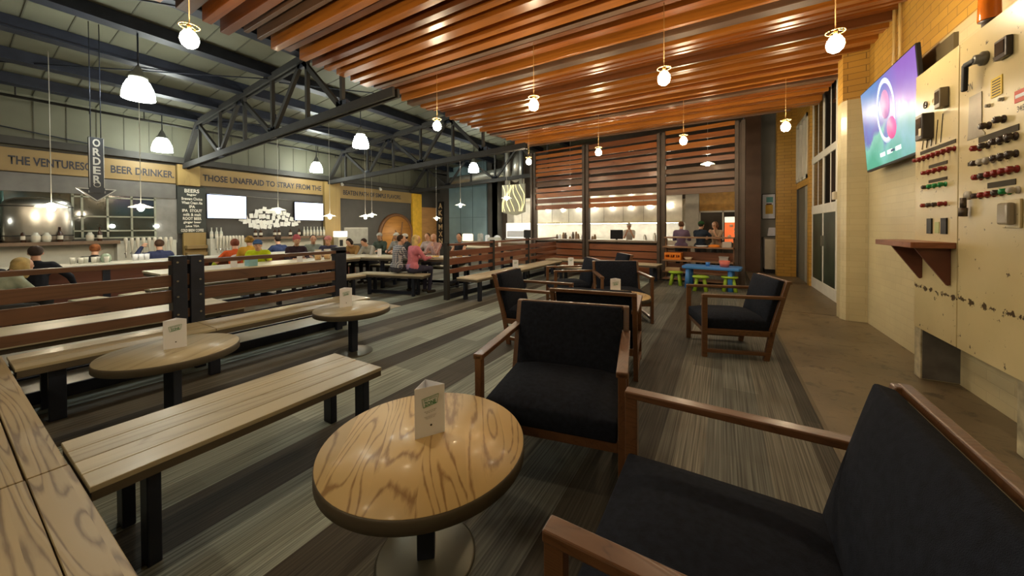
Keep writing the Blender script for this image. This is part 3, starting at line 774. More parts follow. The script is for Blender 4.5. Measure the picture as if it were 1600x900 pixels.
# local: x into the wall, y along the wall (origin y 3.6), z from the underside
def ly(y): return y-3.6
def lz(z): return z-.45
for y0, y1, nm in ((3.885, 4.55, 'door_panel'), (2.3, 3.875, 'door_panel')):
    MB().box(0, .05, ly(y0), ly(y1), 0, lz(2.66)).build(nm, M_cream, cab, bevel=.004)
MB().box(.05, .25, ly(2.3), ly(4.55), 0, lz(2.64)).build('cabinet_body', M_cream, cab)
M_legp = mplain('chipped cream leg', (.42, .37, .24), .4, var=.5, vs=9)
for y in (4.48, 3.18):
    MB().box(.02, .25, ly(y), ly(y)+.12, -.45, 0).build('leg', M_legp, cab, bevel=.004)
    MB().box(.03, .25, ly(y)-.006, ly(y), -.44, 0).build('leg_side_shade', mplain('shaded leg side grey', (.13, .125, .12), .5, var=.4, vs=5), cab)  # thin dark sheet paints the shade on the leg's near side
mtp = lambda y, z, d=0: basis((0, -1, 0), (0, 0, 1), (-d, ly(y), lz(z)))   # plane on the front face, looking back at the room
def knob(y, z, mat, r=.02, L=.045):
    MB(True).lathe([(r*1.15, 0), (r*1.15, .006), (r*.8, .008), (r*.8, L*.4), (r, L*.45), (r*.95, L*.9), (r*.6, L), (0, L)], n=14).build('indicator_knob', mat, cab, xf=mtp(y, z))
M_red = mplain('dark red lens', (.22, .015, .012), .25); M_grn = mplain('green lens', (.01, .22, .06), .25); M_kb = mplain('smoked lens', (.05, .035, .03), .25)
M_clear = mplain('clear lens', (.45, .42, .36), .15)
def row(y0, y1, z0, z1, mats, r=.02):
    n = len(mats)
    for i, m in enumerate(mats):
        t = i/(n-1) if n > 1 else 0
        knob(y0+(y1-y0)*t, z0+(z1-z0)*t, m, r)
R, G, K, W_ = M_red, M_grn, M_kb, M_clear
row(4.465, 3.925, 1.915, 1.915, [R]*8, .017)
row(4.31, 4.045, 1.787, 1.787, [R]*4, .017)
row(4.30, 4.04, 1.667, 1.665, [K, G, G, G], .017)
row(4.315, 4.04, 1.515, 1.515, [R, K, K, R], .017)
row(3.625, 3.54, 1.863, 1.863, [R, K], .020); row(3.425, 3.29, 1.867, 1.868, [K, K, K], .022)
row(3.625, 3.285, 1.763, 1.766, [K, W_, W_, K, K, K], .020)
row(3.605, 3.275, 1.667, 1.675, [R, K, R, R, R, R], .020)
row(3.610, 3.265, 1.543, 1.552, [K, R, R, K, G, W_], .019)
knob(3.533, 1.99, M_kb, .022); knob(3.395, 1.995, M_kb, .022); knob(3.535, 2.118, M_clear, .011, .02); knob(3.408, 2.12, M_clear, .011, .02)
def plate(y0, y1, z0, z1, mat, nm='name_plate', th=.004):
    return MB().box(-th, 0, ly(min(y0, y1)), ly(max(y0, y1)), lz(z0), lz(z1)).build(nm, mat, cab)
M_np = mplain('grey engraved plate', (.06, .05, .035), .75, 0, .2)
plate(4.45, 3.91, 1.957, 1.985, M_np); plate(4.30, 4.02, 1.82, 1.845, M_np); plate(4.30, 4.02, 1.698, 1.722, M_np)
plate(3.637, 3.264, 1.897, 1.935, M_np); plate(3.538, 3.284, 1.585, 1.62, M_np)
for y0, y1 in ((4.31, 4.235), (4.09, 4.01)): plate(y0, y1, 1.28, 1.405, M_black, 'switch_cover', .010)
plate(4.195, 4.13, 1.285, 1.375, mplain('faded green sticker', (.35, .38, .15), .5), 'sticker')
M_tin = mplain('brushed tin plate', (.20, .165, .11), .35, .3, var=.2, vs=12)
MB().prism([(ly(3.755), lz(1.99)), (ly(3.745), lz(2.235)), (ly(3.61), lz(2.235)), (ly(3.605), lz(1.985)), (ly(3.57), lz(1.955)), (ly(3.57), lz(1.94)), (ly(3.765), lz(1.94))], 0, .004,
           Matrix(((0, 0, -1, 0), (1, 0, 0, 0), (0, 1, 0, 0), (0, 0, 0, 1)))).build('tin_plate', M_tin, cab)
yl = mplain('yellow warning label', (.60, .42, .03), .5)
wl = plate(3.515, 3.41, 2.155, 2.275, yl, 'warning_label')
for k in range(6): MB().box(-.0055, -.004, ly(3.425), ly(3.50), lz(2.168+k*.017), lz(2.174+k*.017)).build('print_line', M_ink, wl)
wl = plate(3.30, 3.21, 2.06, 2.13, mplain('red warning label', (.55, .06, .04), .5), 'warning_label')
MB().box(-.0055, -.004, ly(3.22), ly(3.29), lz(2.085), lz(2.105)).build('print_line', M_white, wl)
text('lettering', 'ON', .070, .055, mtp(3.745, 2.305), M_ink, cab, .003)
text('lettering', '345', .06, .035, mtp(3.25, 2.02), M_ink, cab, .003)
plate(3.755, 3.69, 1.76, 1.785, M_np)
# rotary switch with a drooping handle
b = MB(True); b.lathe([(.045, 0), (.045, .02), (.03, .025), (.03, .05), (0, .05)], n=20, mt=mtp(3.58, 2.44))
b.build('switch_hub', mplain('grey green hub', (.13, .12, .09), .4), cab)
MB(True).bar((-.04, ly(3.58), lz(2.44)), (-.055, ly(3.67), lz(2.435)), .030, .035).bar((-.055, ly(3.665), lz(2.445)), (-.05, ly(3.685), lz(2.265)), .028, .035).build('switch_handle', M_black, cab, bevel=.01)
def meter(y, z, w, hh, d, m1, nm):
    o_ = MB().box(-d, 0, ly(y)-w/2, ly(y)+w/2, lz(z)-hh/2, lz(z)+hh/2).build(nm, m1, cab, bevel=.006)
    MB().box(-d-.003, -d, ly(y)-w*.36, ly(y)+w*.36, lz(z)-hh*.28, lz(z)+hh*.36).build('dial_window', mplain('dark dial glass', (.05, .04, .03), .12), o_)
    return o_
meter(3.375, 2.42, .11, .12, .03, mplain('black meter case', (.03, .022, .018), .3), 'meter')
meter(4.05, 2.33, .085, .15, .05, mplain('grey metal box', (.16, .13, .085), .4), 'relay_box')
o_ = meter(4.285, 2.165, .12, .21, .07, mplain('black recorder case', (.025, .02, .02), .35), 'recorder_box')
MB().box(-.074, -.07, ly(4.23), ly(4.27), lz(2.09), lz(2.15)).build('paper_tag', mplain('cream tag', (.6, .55, .4), .6), o_)
for y, z_, m_ in ((4.365, 2.366, M_kb), (4.22, 2.355, M_cream)):
    MB(True).lathe([(.030, 0), (.030, .008), (.02, .010), (.02, .006), (0, .006)], n=18, mt=mtp(y, z_)).build('gauge_ring', m_, cab)
for k in range(5):
    y = 4.42-k*.075
    MB().bar((-.003, ly(y), lz(2.00)), (-.003, ly(y-.03), lz(2.10+.03*k)), .003, .006).build('painted_line', M_np, cab)
b = MB(True); b.tube((-.03, ly(3.735), lz(1.54)), (-.03, ly(3.735), lz(1.47)), .016).tube((-.03, ly(3.735), lz(1.47)), (-.03, ly(3.74), lz(1.41)), .022)
b.build('padlock', mplain('worn dark metal', (.10, .08, .06), .35, .6), cab)
MB(True).lathe([(.03, 0), (.03, .02), (0, .025)], n=18, mt=mtp(3.735, 1.555)).build('lock_hub', M_clear, cab)
MB().box(-.012, 0, ly(3.225), ly(3.375), lz(1.33), lz(1.50)).build('relay_base', M_cream, cab, bevel=.004)
MB().box(-.05, -.012, ly(3.25), ly(3.345), lz(1.35), lz(1.48)).build('relay_cover', mglass('relay glass', (.35, .30, .22), .1, .75), cab, bevel=.012)
# amber beacon on top
bc = thing('amber_beacon', 'amber warning beacon standing on top of the control cabinet', 'beacon', (1.60, 3.86, 2.645))
MB(True).lathe([(.050, 0), (.050, .02), (.035, .03), (.035, .13), (.05, .14)], n=20).build('beacon_base', mplain('dark beacon base', (.05, .03, .02), .4), bc)
MB(True).lathe([(.052, .14), (.054, .15), (.050, .36), (.035, .39), (0, .40)], n=24).build('beacon_lens', mplain('amber lens', (.55, .14, .01), .15), bc)
# dark louvre on the wall behind the cabinet
o = MB().box(1.69, 1.72, 4.55, 5.25, 2.66, 3.0).build('wall_louvre', mplain('dark louvre', (.12, .095, .05), .5))
tag(o, 'dark recessed louvre in the white wall between the television and the cabinet', 'vent')
cv = MB(True)
for y, a in ((5.62, 0), (5.78, .04)): cv.tube((1.69, y, 3.0), (1.69, y, 3.92), .016).tube((1.69, y, 3.92), (1.69, y-.35-a, 4.6), .016)
tag(cv.build('conduit', mplain('painted conduit', (.62, .42, .15), .35)), 'pair of painted conduits running up the yellow brick above the television', 'conduit')

# wall shelf on two triangular brackets
ws = thing('wall_shelf', 'small red brown wooden wall shelf under the control knobs', 'shelf', (1.47, 4.22, 1.2))
MB().box(-.235, 0, -.33, .40, -.025, .02).build('shelf_board', mwood('reddish shelf', (.26, .09, .04), (.14, .045, .02), 'y', .4), ws, bevel=.004)
for y in (-.26, .18):
    mt = Matrix(((1, 0, 0, 0), (0, 0, 1, 0), (0, 1, 0, 0), (0, 0, 0, 1)))
    MB().prism([(-.19, -.025), (0, -.025), (0, -.30), (-.015, -.31)], y, y+.03, mt).build('bracket', mplain('dark red bracket', (.13, .04, .022), .5), ws, bevel=.003)

# television
tv = thing('television', 'large flat television on the right wall showing purple blue and green picture', 'television', (1.56, 5.50, 2.53), 0)
tilt = Matrix.Rotation(math.radians(-4), 4, 'Y')
MB().box(0, .035, -.76, .76, -.50, .51).build('casing', M_black, tv, bevel=.004, xf=tilt)
def tvmat():
    m, nt, b = nmat('television picture')
    t = N(nt, 'ShaderNodeTexCoord'); sx = N(nt, 'ShaderNodeSeparateXYZ'); nt.links.new(t.outputs['Object'], sx.inputs[0])
    no = N(nt, 'ShaderNodeTexNoise', i_Scale=3.2, i_Detail=3.0); nt.links.new(t.outputs['Object'], no.inputs[0])
    m1 = N(nt, 'ShaderNodeMath', operation='MULTIPLY_ADD'); m1.inputs[1].default_value = .9; m1.inputs[2].default_value = -.45
    nt.links.new(no.outputs[0], m1.inputs[0])
    s1 = N(nt, 'ShaderNodeMath', operation='ADD'); nt.links.new(sx.outputs['Z'], s1.inputs[0]); nt.links.new(m1.outputs[0], s1.inputs[1])
    mr = N(nt, 'ShaderNodeMapRange', i_1=-.5, i_2=.5); nt.links.new(s1.outputs[0], mr.inputs[0])
    ra = ramp(nt, [(0, (.10, .55, .35)), (.3, (.25, .75, .6)), (.42, (.12, .14, .6)), (.7, (.08, .25, .75)), (1, (.12, .35, .8))], mr.outputs[0])
    rb = ramp(nt, [(0, (.2, .6, .5)), (.35, (.35, .7, .8)), (.6, (.45, .25, .85)), (1, (.40, .18, .75))], mr.outputs[0])
    my = N(nt, 'ShaderNodeMapRange', i_1=.25, i_2=-.35); nt.links.new(sx.outputs['Y'], my.inputs[0])
    mx = N(nt, 'ShaderNodeMix', data_type='RGBA'); nt.links.new(my.outputs[0], mx.inputs[0]); nt.links.new(ra.outputs[0], mx.inputs[6]); nt.links.new(rb.outputs[0], mx.inputs[7])
    b.inputs['Base Color'].default_value = (.01, .01, .01, 1); b.inputs['Roughness'].default_value = .4; b.inputs['Specular IOR Level'].default_value = .2
    nt.links.new(mx.outputs[2], b.inputs['Emission Color']); b.inputs['Emission Strength'].default_value = .8
    return m
MB().box(-.002, 0, -.745, .745, -.475, .495).build('screen', tvmat(), tv, xf=tilt)
def blob(cy, cz, ry, rz, col, e, d, ring=0):
    prof = [(0, 0), (1, 0), (1, .001), (0, .001)] if not ring else [(1-ring, 0), (1, 0), (1, .001), (1-ring, .001), (1-ring, 0)]
    mm = basis((0, -1, 0), (0, 0, 1), (-d, cy, cz)) @ Matrix.Diagonal((ry, rz, 1, 1))
    MB().lathe(prof, n=32, mt=mm, caps=not ring).build('picture_shape', memit('tv colour %s %.1f' % (str(col), e), col, e), tv, xf=tilt)
blob(.02, .10, .25, .36, (.62, .74, .95), .75, .003, .16)
blob(.02, .17, .12, .16, (.60, .32, .62), .65, .0035)
blob(-.10, -.12, .12, .12, (.85, .16, .42), .7, .004)
for y in (.2, .0, -.22): MB().box(-.005, -.004, y-.07, y+.07, -.385, -.34).build('picture_shape', memit('tv score box', (.75, .9, .85), .9), tv, xf=tilt)
MB().box(-.006, -.005, -.13, -.03, -.375, -.35).build('picture_shape', memit('tv dark box', (.02, .05, .15), .5), tv, xf=tilt)
MB().box(.035, .16, -.2, .2, -.15, .15).build('wall_mount', M_steel, tv)

# small flush fittings on the pilaster
o = MB().box(1.42, 1.46, 7.0, 7.12, 1.74, 1.86).build('speaker_box', mplain('cream fitting', (.55, .5, .38), .4), bevel=.01); tag(o, 'small cream fitting on the side of the white pilaster', 'wall fitting')

# ---------------------------------------------------------------- lamps
M_bulb = memit('warm bulb glow', (1.0, .80, .52), BULB_E)
def pendant():
    r = thing('bulb_pendant', '', 'pendant lamp', (0, 0, 0), 0, 'bare bulb pendants under the slatted ceiling')
    MB(True).tube((0, 0, .10), (0, 0, .80), .004, n=6).build('cord', M_brass, r)
    MB(True).tube((0, 0, .055), (0, 0, .11), .016, n=12).build('socket', mplain('brass socket', (.5, .33, .12), .3, .8), r)
    b = MB(True)
    for i in range(16):
        a, c = 2*PI*i/16, 2*PI*(i+1)/16
        b.tube((.07*math.cos(a), .07*math.sin(a), .085), (.07*math.cos(c), .07*math.sin(c), .085), .004, n=6)
    for i in range(3):
        a = 2*PI*i/3; b.tube((0, 0, .10), (.07*math.cos(a), .07*math.sin(a), .085), .003, n=5)
    b.build('guard_ring', MATS['brass socket'], r)
    MB(True).lathe([(.016, .055), (.04, .04), (.062, .0), (.066, -.03), (.055, -.07), (.03, -.092), (0, -.098)], n=16).build('bulb', M_bulb, r)
    return r
p0 = pendant()
spots = [((-3.93, 1.19), 'bare bulb pendant at the upper left corner of the picture, nearest the open roof'),
         ((-3.93, 4.24), 'bare bulb pendant hanging at the left end of the nearer row, by the roof truss'),
         ((-2.17, 4.20), 'second bare bulb pendant from the left in the nearer row'),
         ((-.56, 4.20), 'third bare bulb pendant in the nearer row, the brightest near the centre'),
         ((.86, 4.22), 'bare bulb pendant at the right end of the nearer row by the brick pilaster'),
         ((-4.15, 7.75), 'bare bulb pendant at the left end of the far row, before the first screen post'),
         ((-2.34, 7.60), 'second bare bulb pendant from the left in the far row'),
         ((-.65, 7.45), 'third bare bulb pendant in the far row, before the slatted screen'),
         ((.88, 7.30), 'bare bulb pendant at the right end of the far row by the white window frames'),
         ((-2.17, 1.15), 'bare bulb pendant above the top of the picture over the near bench'),
         ((-2.17, -1.7), 'bare bulb pendant behind the viewer to the left'),
         ((-.56, -1.7), 'bare bulb pendant behind the viewer in the middle')]
for i, ((x, y), lab) in enumerate(spots):
    if i == 0: p0.location = (x, y, 3.0); p0['label'] = lab
    else: dup(p0, (x, y, 3.0), 0, lab)

M_bay = memit('high bay diffuser glow', (.95, 1.0, .90), BAY_E)
def highbay():
    r = thing('high_bay_lamp', '', 'hall lamp', (0, 0, 0), 0, 'white bell shaped hall lamps')
    MB(True).lathe([(.18, 0), (.178, .07), (.16, .16), (.125, .25), (.085, .30)], n=28).build('bell_shade', M_bay, r)
    MB(True).lathe([(0, .005), (.172, .005)], n=28).build('lens', memit('high bay lens glow', (.95, 1.0, .92), LENS_E), r)
    MB(True).lathe([(.085, .30), (.105, .305), (.105, .33), (.075, .35), (.05, .42), (.02, .49), (0, .49)], n=24).build('ballast_housing', mplain('grey cast housing', (.25, .26, .24), .4, .5), r)
    MB(True).tube((0, 0, .48), (0, 0, .98), .010, n=8).build('rod', M_steel, r)
    return r
h0 = highbay()
hb = [((-7.45, 1.66, 3.28), 'largest white bell shaped hall lamp at upper left, nearest the camera'),
      ((-11.13, 2.85, 3.14), 'white bell shaped hall lamp beside the bar wall near the order sign'),
      ((-11.13, 6.45, 3.14), 'white bell shaped hall lamp beside the bar wall past the nearest truss'),
      ((-7.45, 5.40, 3.28), 'white bell shaped hall lamp in the middle, left of the second truss'),
      ((-7.45, 9.85, 3.28), 'farthest white bell shaped hall lamp, by the blue grey panel')]
for i, (p, lab) in enumerate(hb):
    if i == 0: h0.location = p; h0['label'] = lab
    else: dup(h0, p, 0, lab)

# pendants over the bar and the tables beyond the railing
M_small = memit('small lamp glow', (1.0, .86, .62), SMALL_E)
def barlamp(L):
    r = thing('bar_pendant', '', 'pendant lamp', (0, 0, 0), 0, 'glass shade pendants over the bar and hall tables')
    MB(True).tube((0, 0, .06), (0, 0, L), .005, n=6).build('cord', mplain('pale cord', (.5, .48, .42), .5), r)
    MB(True).lathe([(.02, .07), (.05, .055), (.17, .01), (.175, 0), (.165, .0), (.05, .045), (.02, .055)], n=24).build('shade', mglass('clear shade glass', (.9, .9, .8), .1, .35), r)
    MB(True).lathe([(.018, .05), (.04, 0), (.045, -.03), (.03, -.06), (0, -.075)], n=14).build('bulb', M_small, r)
    return r
bl = [((-9.5, 1.08, 1.72), 'glass shade pendant over the bar, left of the order sign'),
      ((-9.5, 2.12, 1.76), 'glass shade pendant over the bar, right of the order sign'),
      ((-9.5, 4.53, 1.80), 'glass shade pendant over the bar between the two wall screens'),
      ((-9.5, 5.87, 1.68), 'glass shade pendant in front of the right wall screen'),
      ((-9.5, 7.02, 1.70), 'glass shade pendant in front of the barrel mural wall'),
      ((-10.6, 8.1, 1.80), 'small glass shade pendant farther back against the dark mural wall'),
      ((-9.9, 10.6, 1.72), 'small glass shade pendant between the yellow column and the end wall'),
      ((-7.6, 9.3, 2.10), 'small glass shade pendant in front of the blue grey panel'),
      ((-5.95, 9.6, 2.28), 'small glass shade pendant beside the patterned hanging panel'),
      ((-4.3, 10.9, 2.62), 'small glass shade pendant behind the first screen bay'),
      ((-.35, 10.6, 2.98), 'flat glowing pendant behind the third screen bay')]
for i, (p, lab) in enumerate(bl):
    b0 = barlamp(roofz(p[0])-p[2]); b0.location = p; b0['label'] = lab
# ================================================================== BAR WALL AND HALL
M_band = mwood('golden plywood', (.27, .18, .065), (.19, .12, .04), 'y', .5, 4, .1, dist=1.2)
M_bandz = mwood('golden plywood upright', (.31, .21, .07), (.22, .14, .045), 'z', .5, 4, .1, dist=1.2)
def wallm(y, z, d=0): return basis((0, 1, 0), (0, 0, 1), (WX+d, y, z))
def band(y0, y1, z0, z1, words, label):
    r = thing('sign_board', label, 'sign', (WX, y0, z0), 0, 'golden wooden sign boards over the bar')
    MB().box(0, .06, 0, y1-y0, 0, z1-z0).build('board', M_band, r, bevel=.004)
    for s, ya, yb in words:
        text('lettering', s, yb-ya, .175, basis((0, 1, 0), (0, 0, 1), (.063, (ya+yb)/2-y0, .22)), M_ink, r, .002, bold=.025)
    return r
band(-1.0, 3.30, 2.50, 2.96, [('FOR', .25, .72), ('THE VENTURESOME', .85, 2.10), ('BEER DRINKER.', 2.19, 3.27)], 'long golden sign board reading about the venturesome beer drinker')
band(3.78, 7.14, 2.50, 2.98, [('THOSE UNAFRAID TO STRAY FROM THE', 3.84, 7.08)], 'golden sign board reading THOSE UNAFRAID TO STRAY FROM THE')
band(7.76, 11.2, 2.44, 2.90, [('BEATEN PATH OF SIMPLE FLAVORS.', 7.90, 10.6)], 'golden sign board reading BEATEN PATH OF SIMPLE FLAVORS')
def column(y0, y1, z0, z1, label, mat=None):
    o = MB().box(WX, WX+.12, y0, y1, z0, z1).build('wooden_column', mat or M_bandz, loc=(WX, y0, z0), bevel=.006)
    return tag(o, label, 'column', 'golden wooden columns on the bar wall')
column(3.32, 3.77, 2.47, 3.0, 'golden wooden block at the top of the chalkboard column')
column(7.17, 7.75, -.5, 2.98, 'golden wooden column right of the second wall screen')
column(11.22, 11.76, -.5, 2.88, 'bright yellow column right of the barrel mural', mplain('bright yellow paint', (.72, .42, .03), .5))
o = MB().box(WX, WX+.05, 11.78, 12.8, .6, 2.3).build('wood_panel', mwood('orange plank panel', (.48, .25, .09), (.30, .14, .05), 'y', .5, 6, .08, plank=.2, pw='z')); tag(o, 'orange plank panel between the yellow column and the end wall', 'wall panel')
# chalkboard column with menu writing and wooden shelf unit
cb = thing('chalkboard', 'tall narrow dark chalkboard with white menu lines between the bar windows', 'chalkboard', (WX, 3.34, 1.28))
MB().box(0, .07, -.02, .56, -.05, 1.17).build('board', mplain('slate', (.03, .035, .03), .6), cb, bevel=.004)
M_chalk = mplain('chalk white', (.75, .72, .62), .8)
for i, (s, w) in enumerate([('BEERS', .30), ('lager', .2), ('Brewers Choice', .42), ('Wheat Cream Ale', .42), ('IPA', .12), ('IPA  STOUT', .4), ('milk & malt', .36), ('ROOT BEER', .38), ('ginger beer', .36), ('juice TEA', .28), ('COLD BREW COFFEE', .46)]):
    text('lettering', s, w, .075 if i else .10, basis((0, 1, 0), (0, 0, 1), (.073, .27, 1.06-i*.103)), M_chalk, cb, .002, bold=.03)
wr = thing('wooden_rack', 'small golden wooden rack under the chalkboard', 'rack', (WX, 3.42, .55))
MB().box(0, .1, 0, .46, 0, .70).build('back_panel', M_bandz, wr)
for z in (.10, .28): MB().box(.1, .26, .02, .44, z, z+.09).build('pocket', M_band, wr, bevel=.006)

# window into the brewery with tank, left bar bay
bw = bpy.data.objects.new('window_1', None); COL.objects.link(bw); bw['kind'] = 'structure'
MB().box(WX, WX+.01, .0, 2.95, 1.15, 2.12).build('glass', mplain('dark brewery glass', (.02, .028, .026), .08, 0, .8), bw)
f = MB()
for y in (.02, .62, 1.62, 1.75, 2.12, 2.5, 2.9): f.box(WX, WX+.035, y, y+.035, 1.15, 2.12)
for y0, y1, z in ((1.62, 2.93, 2.05), (1.62, 2.93, 1.62), (1.62, 2.93, 1.30), (0, 2.95, 1.14)): f.box(WX, WX+.035, y0, y1, z, z+.03)
f.build('window_frame', mplain('grey green mullion', (.30, .31, .24), .5), bw)
MB().box(WX-.0, WX+.05, -2.4, 3.3, 2.12, 2.48).build('header_panel', mplain('grey header', (.13, .125, .115), .5), bw)
MB().box(WX, WX+.03, 2.93, 3.32, 1.0, 2.12).build('side_panel', mplain('grey side panel', (.22, .215, .20), .5), bw)
tk = thing('brewing_tank', 'shiny stainless brewing tank seen in the dark bar window', 'tank', (WX+.22, 1.18, 1.10))
MB(True).lathe([(0, 0), (.40, 0), (.44, .05), (.44, .72), (.40, .82), (.28, .88), (0, .90)], n=40, mt=Matrix.Diagonal((.42, 1, 1, 1))).build('tank_shell', M_chrome, tk)
for z in (.12, .70): MB(True).lathe([(.445, z), (.452, z+.01), (.445, z+.02)], caps=False, n=40, mt=Matrix.Diagonal((.42, 1, 1, 1))).build('weld_band', M_steel_grey, tk)
pl = thing('brewery_pipework', 'vertical steel pipes and valves in the bar window left of the tank', 'pipework', (WX+.08, .35, 1.15))
M_teal = mplain('teal steel', (.12, .22, .20), .3, .5)
for y in (-.02, .12, .2, .42): MB(True).tube((0, y, 0), (0, y, .95), .02, n=10).build('pipe', M_teal, pl)
for z in (.25, .5, .8): MB(True).tube((0, -.02, z), (0, .42, z), .016, n=8).build('pipe', M_chrome, pl)
lamp_ = memit('work light glow', (1, 1, .9), 14)
o = MB(True).ell((0, 0, 0), (.05, .09, .12), 12, 8).build('work_light', lamp_); o.location = (WX+.12, .93, 1.85); tag(o, 'bright work light shining in the bar window left of the hanging lamp', 'lamp')
for i, (y, z, lab) in enumerate([(1.18, 1.50, 'small bright round lamp low in the window by the tank'), (2.2, 1.42, 'small bright lamp left of the pendant in the window grid'), (2.93, 1.42, 'small bright lamp at the right edge of the bar window')]):
    o = MB(True).ell((0, 0, 0), (.03, .045, .045), 10, 6).build('work_light', lamp_); o.location = (WX+.50 if i == 0 else WX+.07, y if i else .62, z); tag(o, lab, 'lamp')

# back bar shelf, white tiled splash, tap walls and counter (sunken bar floor at -.5)
M_tile = mplain('white bar tile', (.62, .62, .55), .3, var=.06, vs=5)
M_shelfw = mplain('brown back bar shelf', (.16, .10, .06), .45)
o = MB().box(WX, WX+.04, -2.4, 3.25, .1, 1.03).build('wall_left', M_tile); struct(o)
o = MB().box(WX, WX+.04, 3.9, 7.15, .1, 1.03).build('wall_left', M_tile); struct(o)
for y0, y1, lab in ((-2.3, 2.25, 'long brown back bar shelf under the brewery window'), (4.7, 7.15, 'brown back bar shelf under the two wall screens')):
    o = MB().box(WX+.04, WX+.45, y0, y1, 1.03, 1.10).build('back_bar_shelf', M_shelfw, loc=(WX, y0, 1.03), bevel=.004); tag(o, lab, 'shelf')
M_tap = mplain('tap handle', (.66, .62, .52), .35)
def tapwall(y0, y1, n, label):
    r = thing('tap_wall', label, 'tap wall', (WX+.32, y0, 0), 0, 'white tiled beer tap walls')
    MB().box(-.28, 0, 0, y1-y0, -.5, 1.08).build('tile_block', M_tile, r, bevel=.004)
    for i in range(n):
        y = .12+(y1-y0-.24)*i/(n-1)
        MB(True).tube((0, y, .80), (.07, y, .80), .014, n=8).tube((.07, y, .82), (.07, y, .70), .012, .010, n=8).build('faucet', M_chrome, r)
        MB(True).lathe([(.010, .82), (.014, .90), (.034, 1.10), (.028, 1.15), (0, 1.16)], c=(.07, y, 0), n=10).build('tap_handle', M_tap, r)
tapwall(2.22, 3.22, 9, 'white tiled beer tap wall in the left bar bay by the chalkboard')
tapwall(3.90, 4.72, 9, 'white tiled beer tap wall under the left wall screen')
def bottle_mesh(kind):
    if kind == 0: return [(0, 0), (.036, 0), (.038, .02), (.038, .17), (.014, .22), (.013, .28), (.016, .285), (.016, .30), (0, .30)]
    if kind == 1: return [(0, 0), (.045, 0), (.045, .15), (.02, .19), (.018, .24), (0, .24)]
    return [(0, 0), (.055, 0), (.06, .05), (.06, .13), (.035, .16), (.03, .19), (0, .19)]
def bottle(kind, body, lab_mat, label, group):
    r = thing('bottle', label, 'bottle', (0, 0, 0), 0, group)
    MB(True).lathe(bottle_mesh(kind), n=14).build('glass_body', body, r)
    w = (.0385, .0455, .0605)[kind]
    MB(True).lathe([(w, .05), (w+.001, .055), (w+.001, .12), (w, .125)], caps=False, n=14).build('paper_label', lab_mat, r)
    return r
M_amber = mplain('dark amber glass', (.05, .02, .01), .15); M_pglass = mplain('pale clear glass', (.55, .55, .48), .12); M_lbl = mplain('cream bottle label', (.62, .58, .48), .6)
B1 = bottle(0, M_pglass, M_lbl, 'pale bottle standing at the far left of the back bar shelf', 'pale bottles at the left of the back bar')
B1.location = (WX+.25, .18, 1.10)
for y in (.32, .50, .66): dup(B1, (WX+.25, y, 1.10))
B2 = bottle(0, M_amber, M_lbl, 'dark bottle standing on the back bar shelf before the tank', 'dark bottles before the brewing tank')
B2.location = (WX+.36, .98, 1.10)
for y in (1.42, 1.95): dup(B2, (WX+.40, y, 1.10))
B3 = bottle(2, M_pglass, M_lbl, 'squat pale jug on the back bar shelf before the window grid', 'pale jugs on the back bar')
B3.location = (WX+.36, 1.82, 1.10)
for y in (1.12, 1.25): dup(B3, (WX+.40, y, 1.10))
B4 = bottle(0, M_pglass, M_lbl, 'pale bottle on the tap wall under the left wall screen', 'pale bottles under the left wall screen')
B4.location = (WX+.16, 3.98, 1.08)
for y in (4.09, 4.19): dup(B4, (WX+.16, y, 1.08))
B5 = bottle(1, M_amber, M_lbl, 'dark bottle on the back bar shelf below the white card cluster', 'dark bottles below the card cluster')
B5.location = (WX+.25, 4.98, 1.10)
for y in (5.12, 5.5, 5.62, 5.95, 6.22): dup(B5, (WX+.25, y, 1.10))
B6 = bottle(0, M_pglass, M_lbl, 'pale bottle in the row below the right wall screen', 'pale bottles below the right wall screen')
B6.location = (WX+.25, 6.38, 1.10)
for i in range(1, 7): dup(B6, (WX+.25, 6.38+i*.11, 1.10))

# wall screens, bright sky picture
def wscreen(y0, y1, z0, z1, label):
    r = thing('wall_screen', label, 'television', (WX, y0, z0), 0, 'television screens over the bar')
    MB().box(.02, .09, -.015, y1-y0+.015, -.015, z1-z0+.015).build('casing', M_black, r)
    m, nt, b = nmat('sky picture'); t = mapped(nt)
    no = N(nt, 'ShaderNodeTexNoise', i_Scale=2.2, i_Detail=3.0); nt.links.new(t.outputs[0], no.inputs[0])
    rr = ramp(nt, [(.42, (.25, .42, .95)), (.60, (.95, 1, 1))], no.outputs[0])
    nt.links.new(rr.outputs[0], b.inputs['Emission Color']); b.inputs['Emission Strength'].default_value = 1.15
    MB().box(.09, .092, 0, y1-y0, 0, z1-z0).build('screen', m, r)
wscreen(3.92, 4.82, 1.64, 2.28, 'left wall screen glowing white and blue over the taps')
wscreen(6.18, 7.12, 1.62, 2.20, 'right wall screen glowing white and blue beside the yellow column')

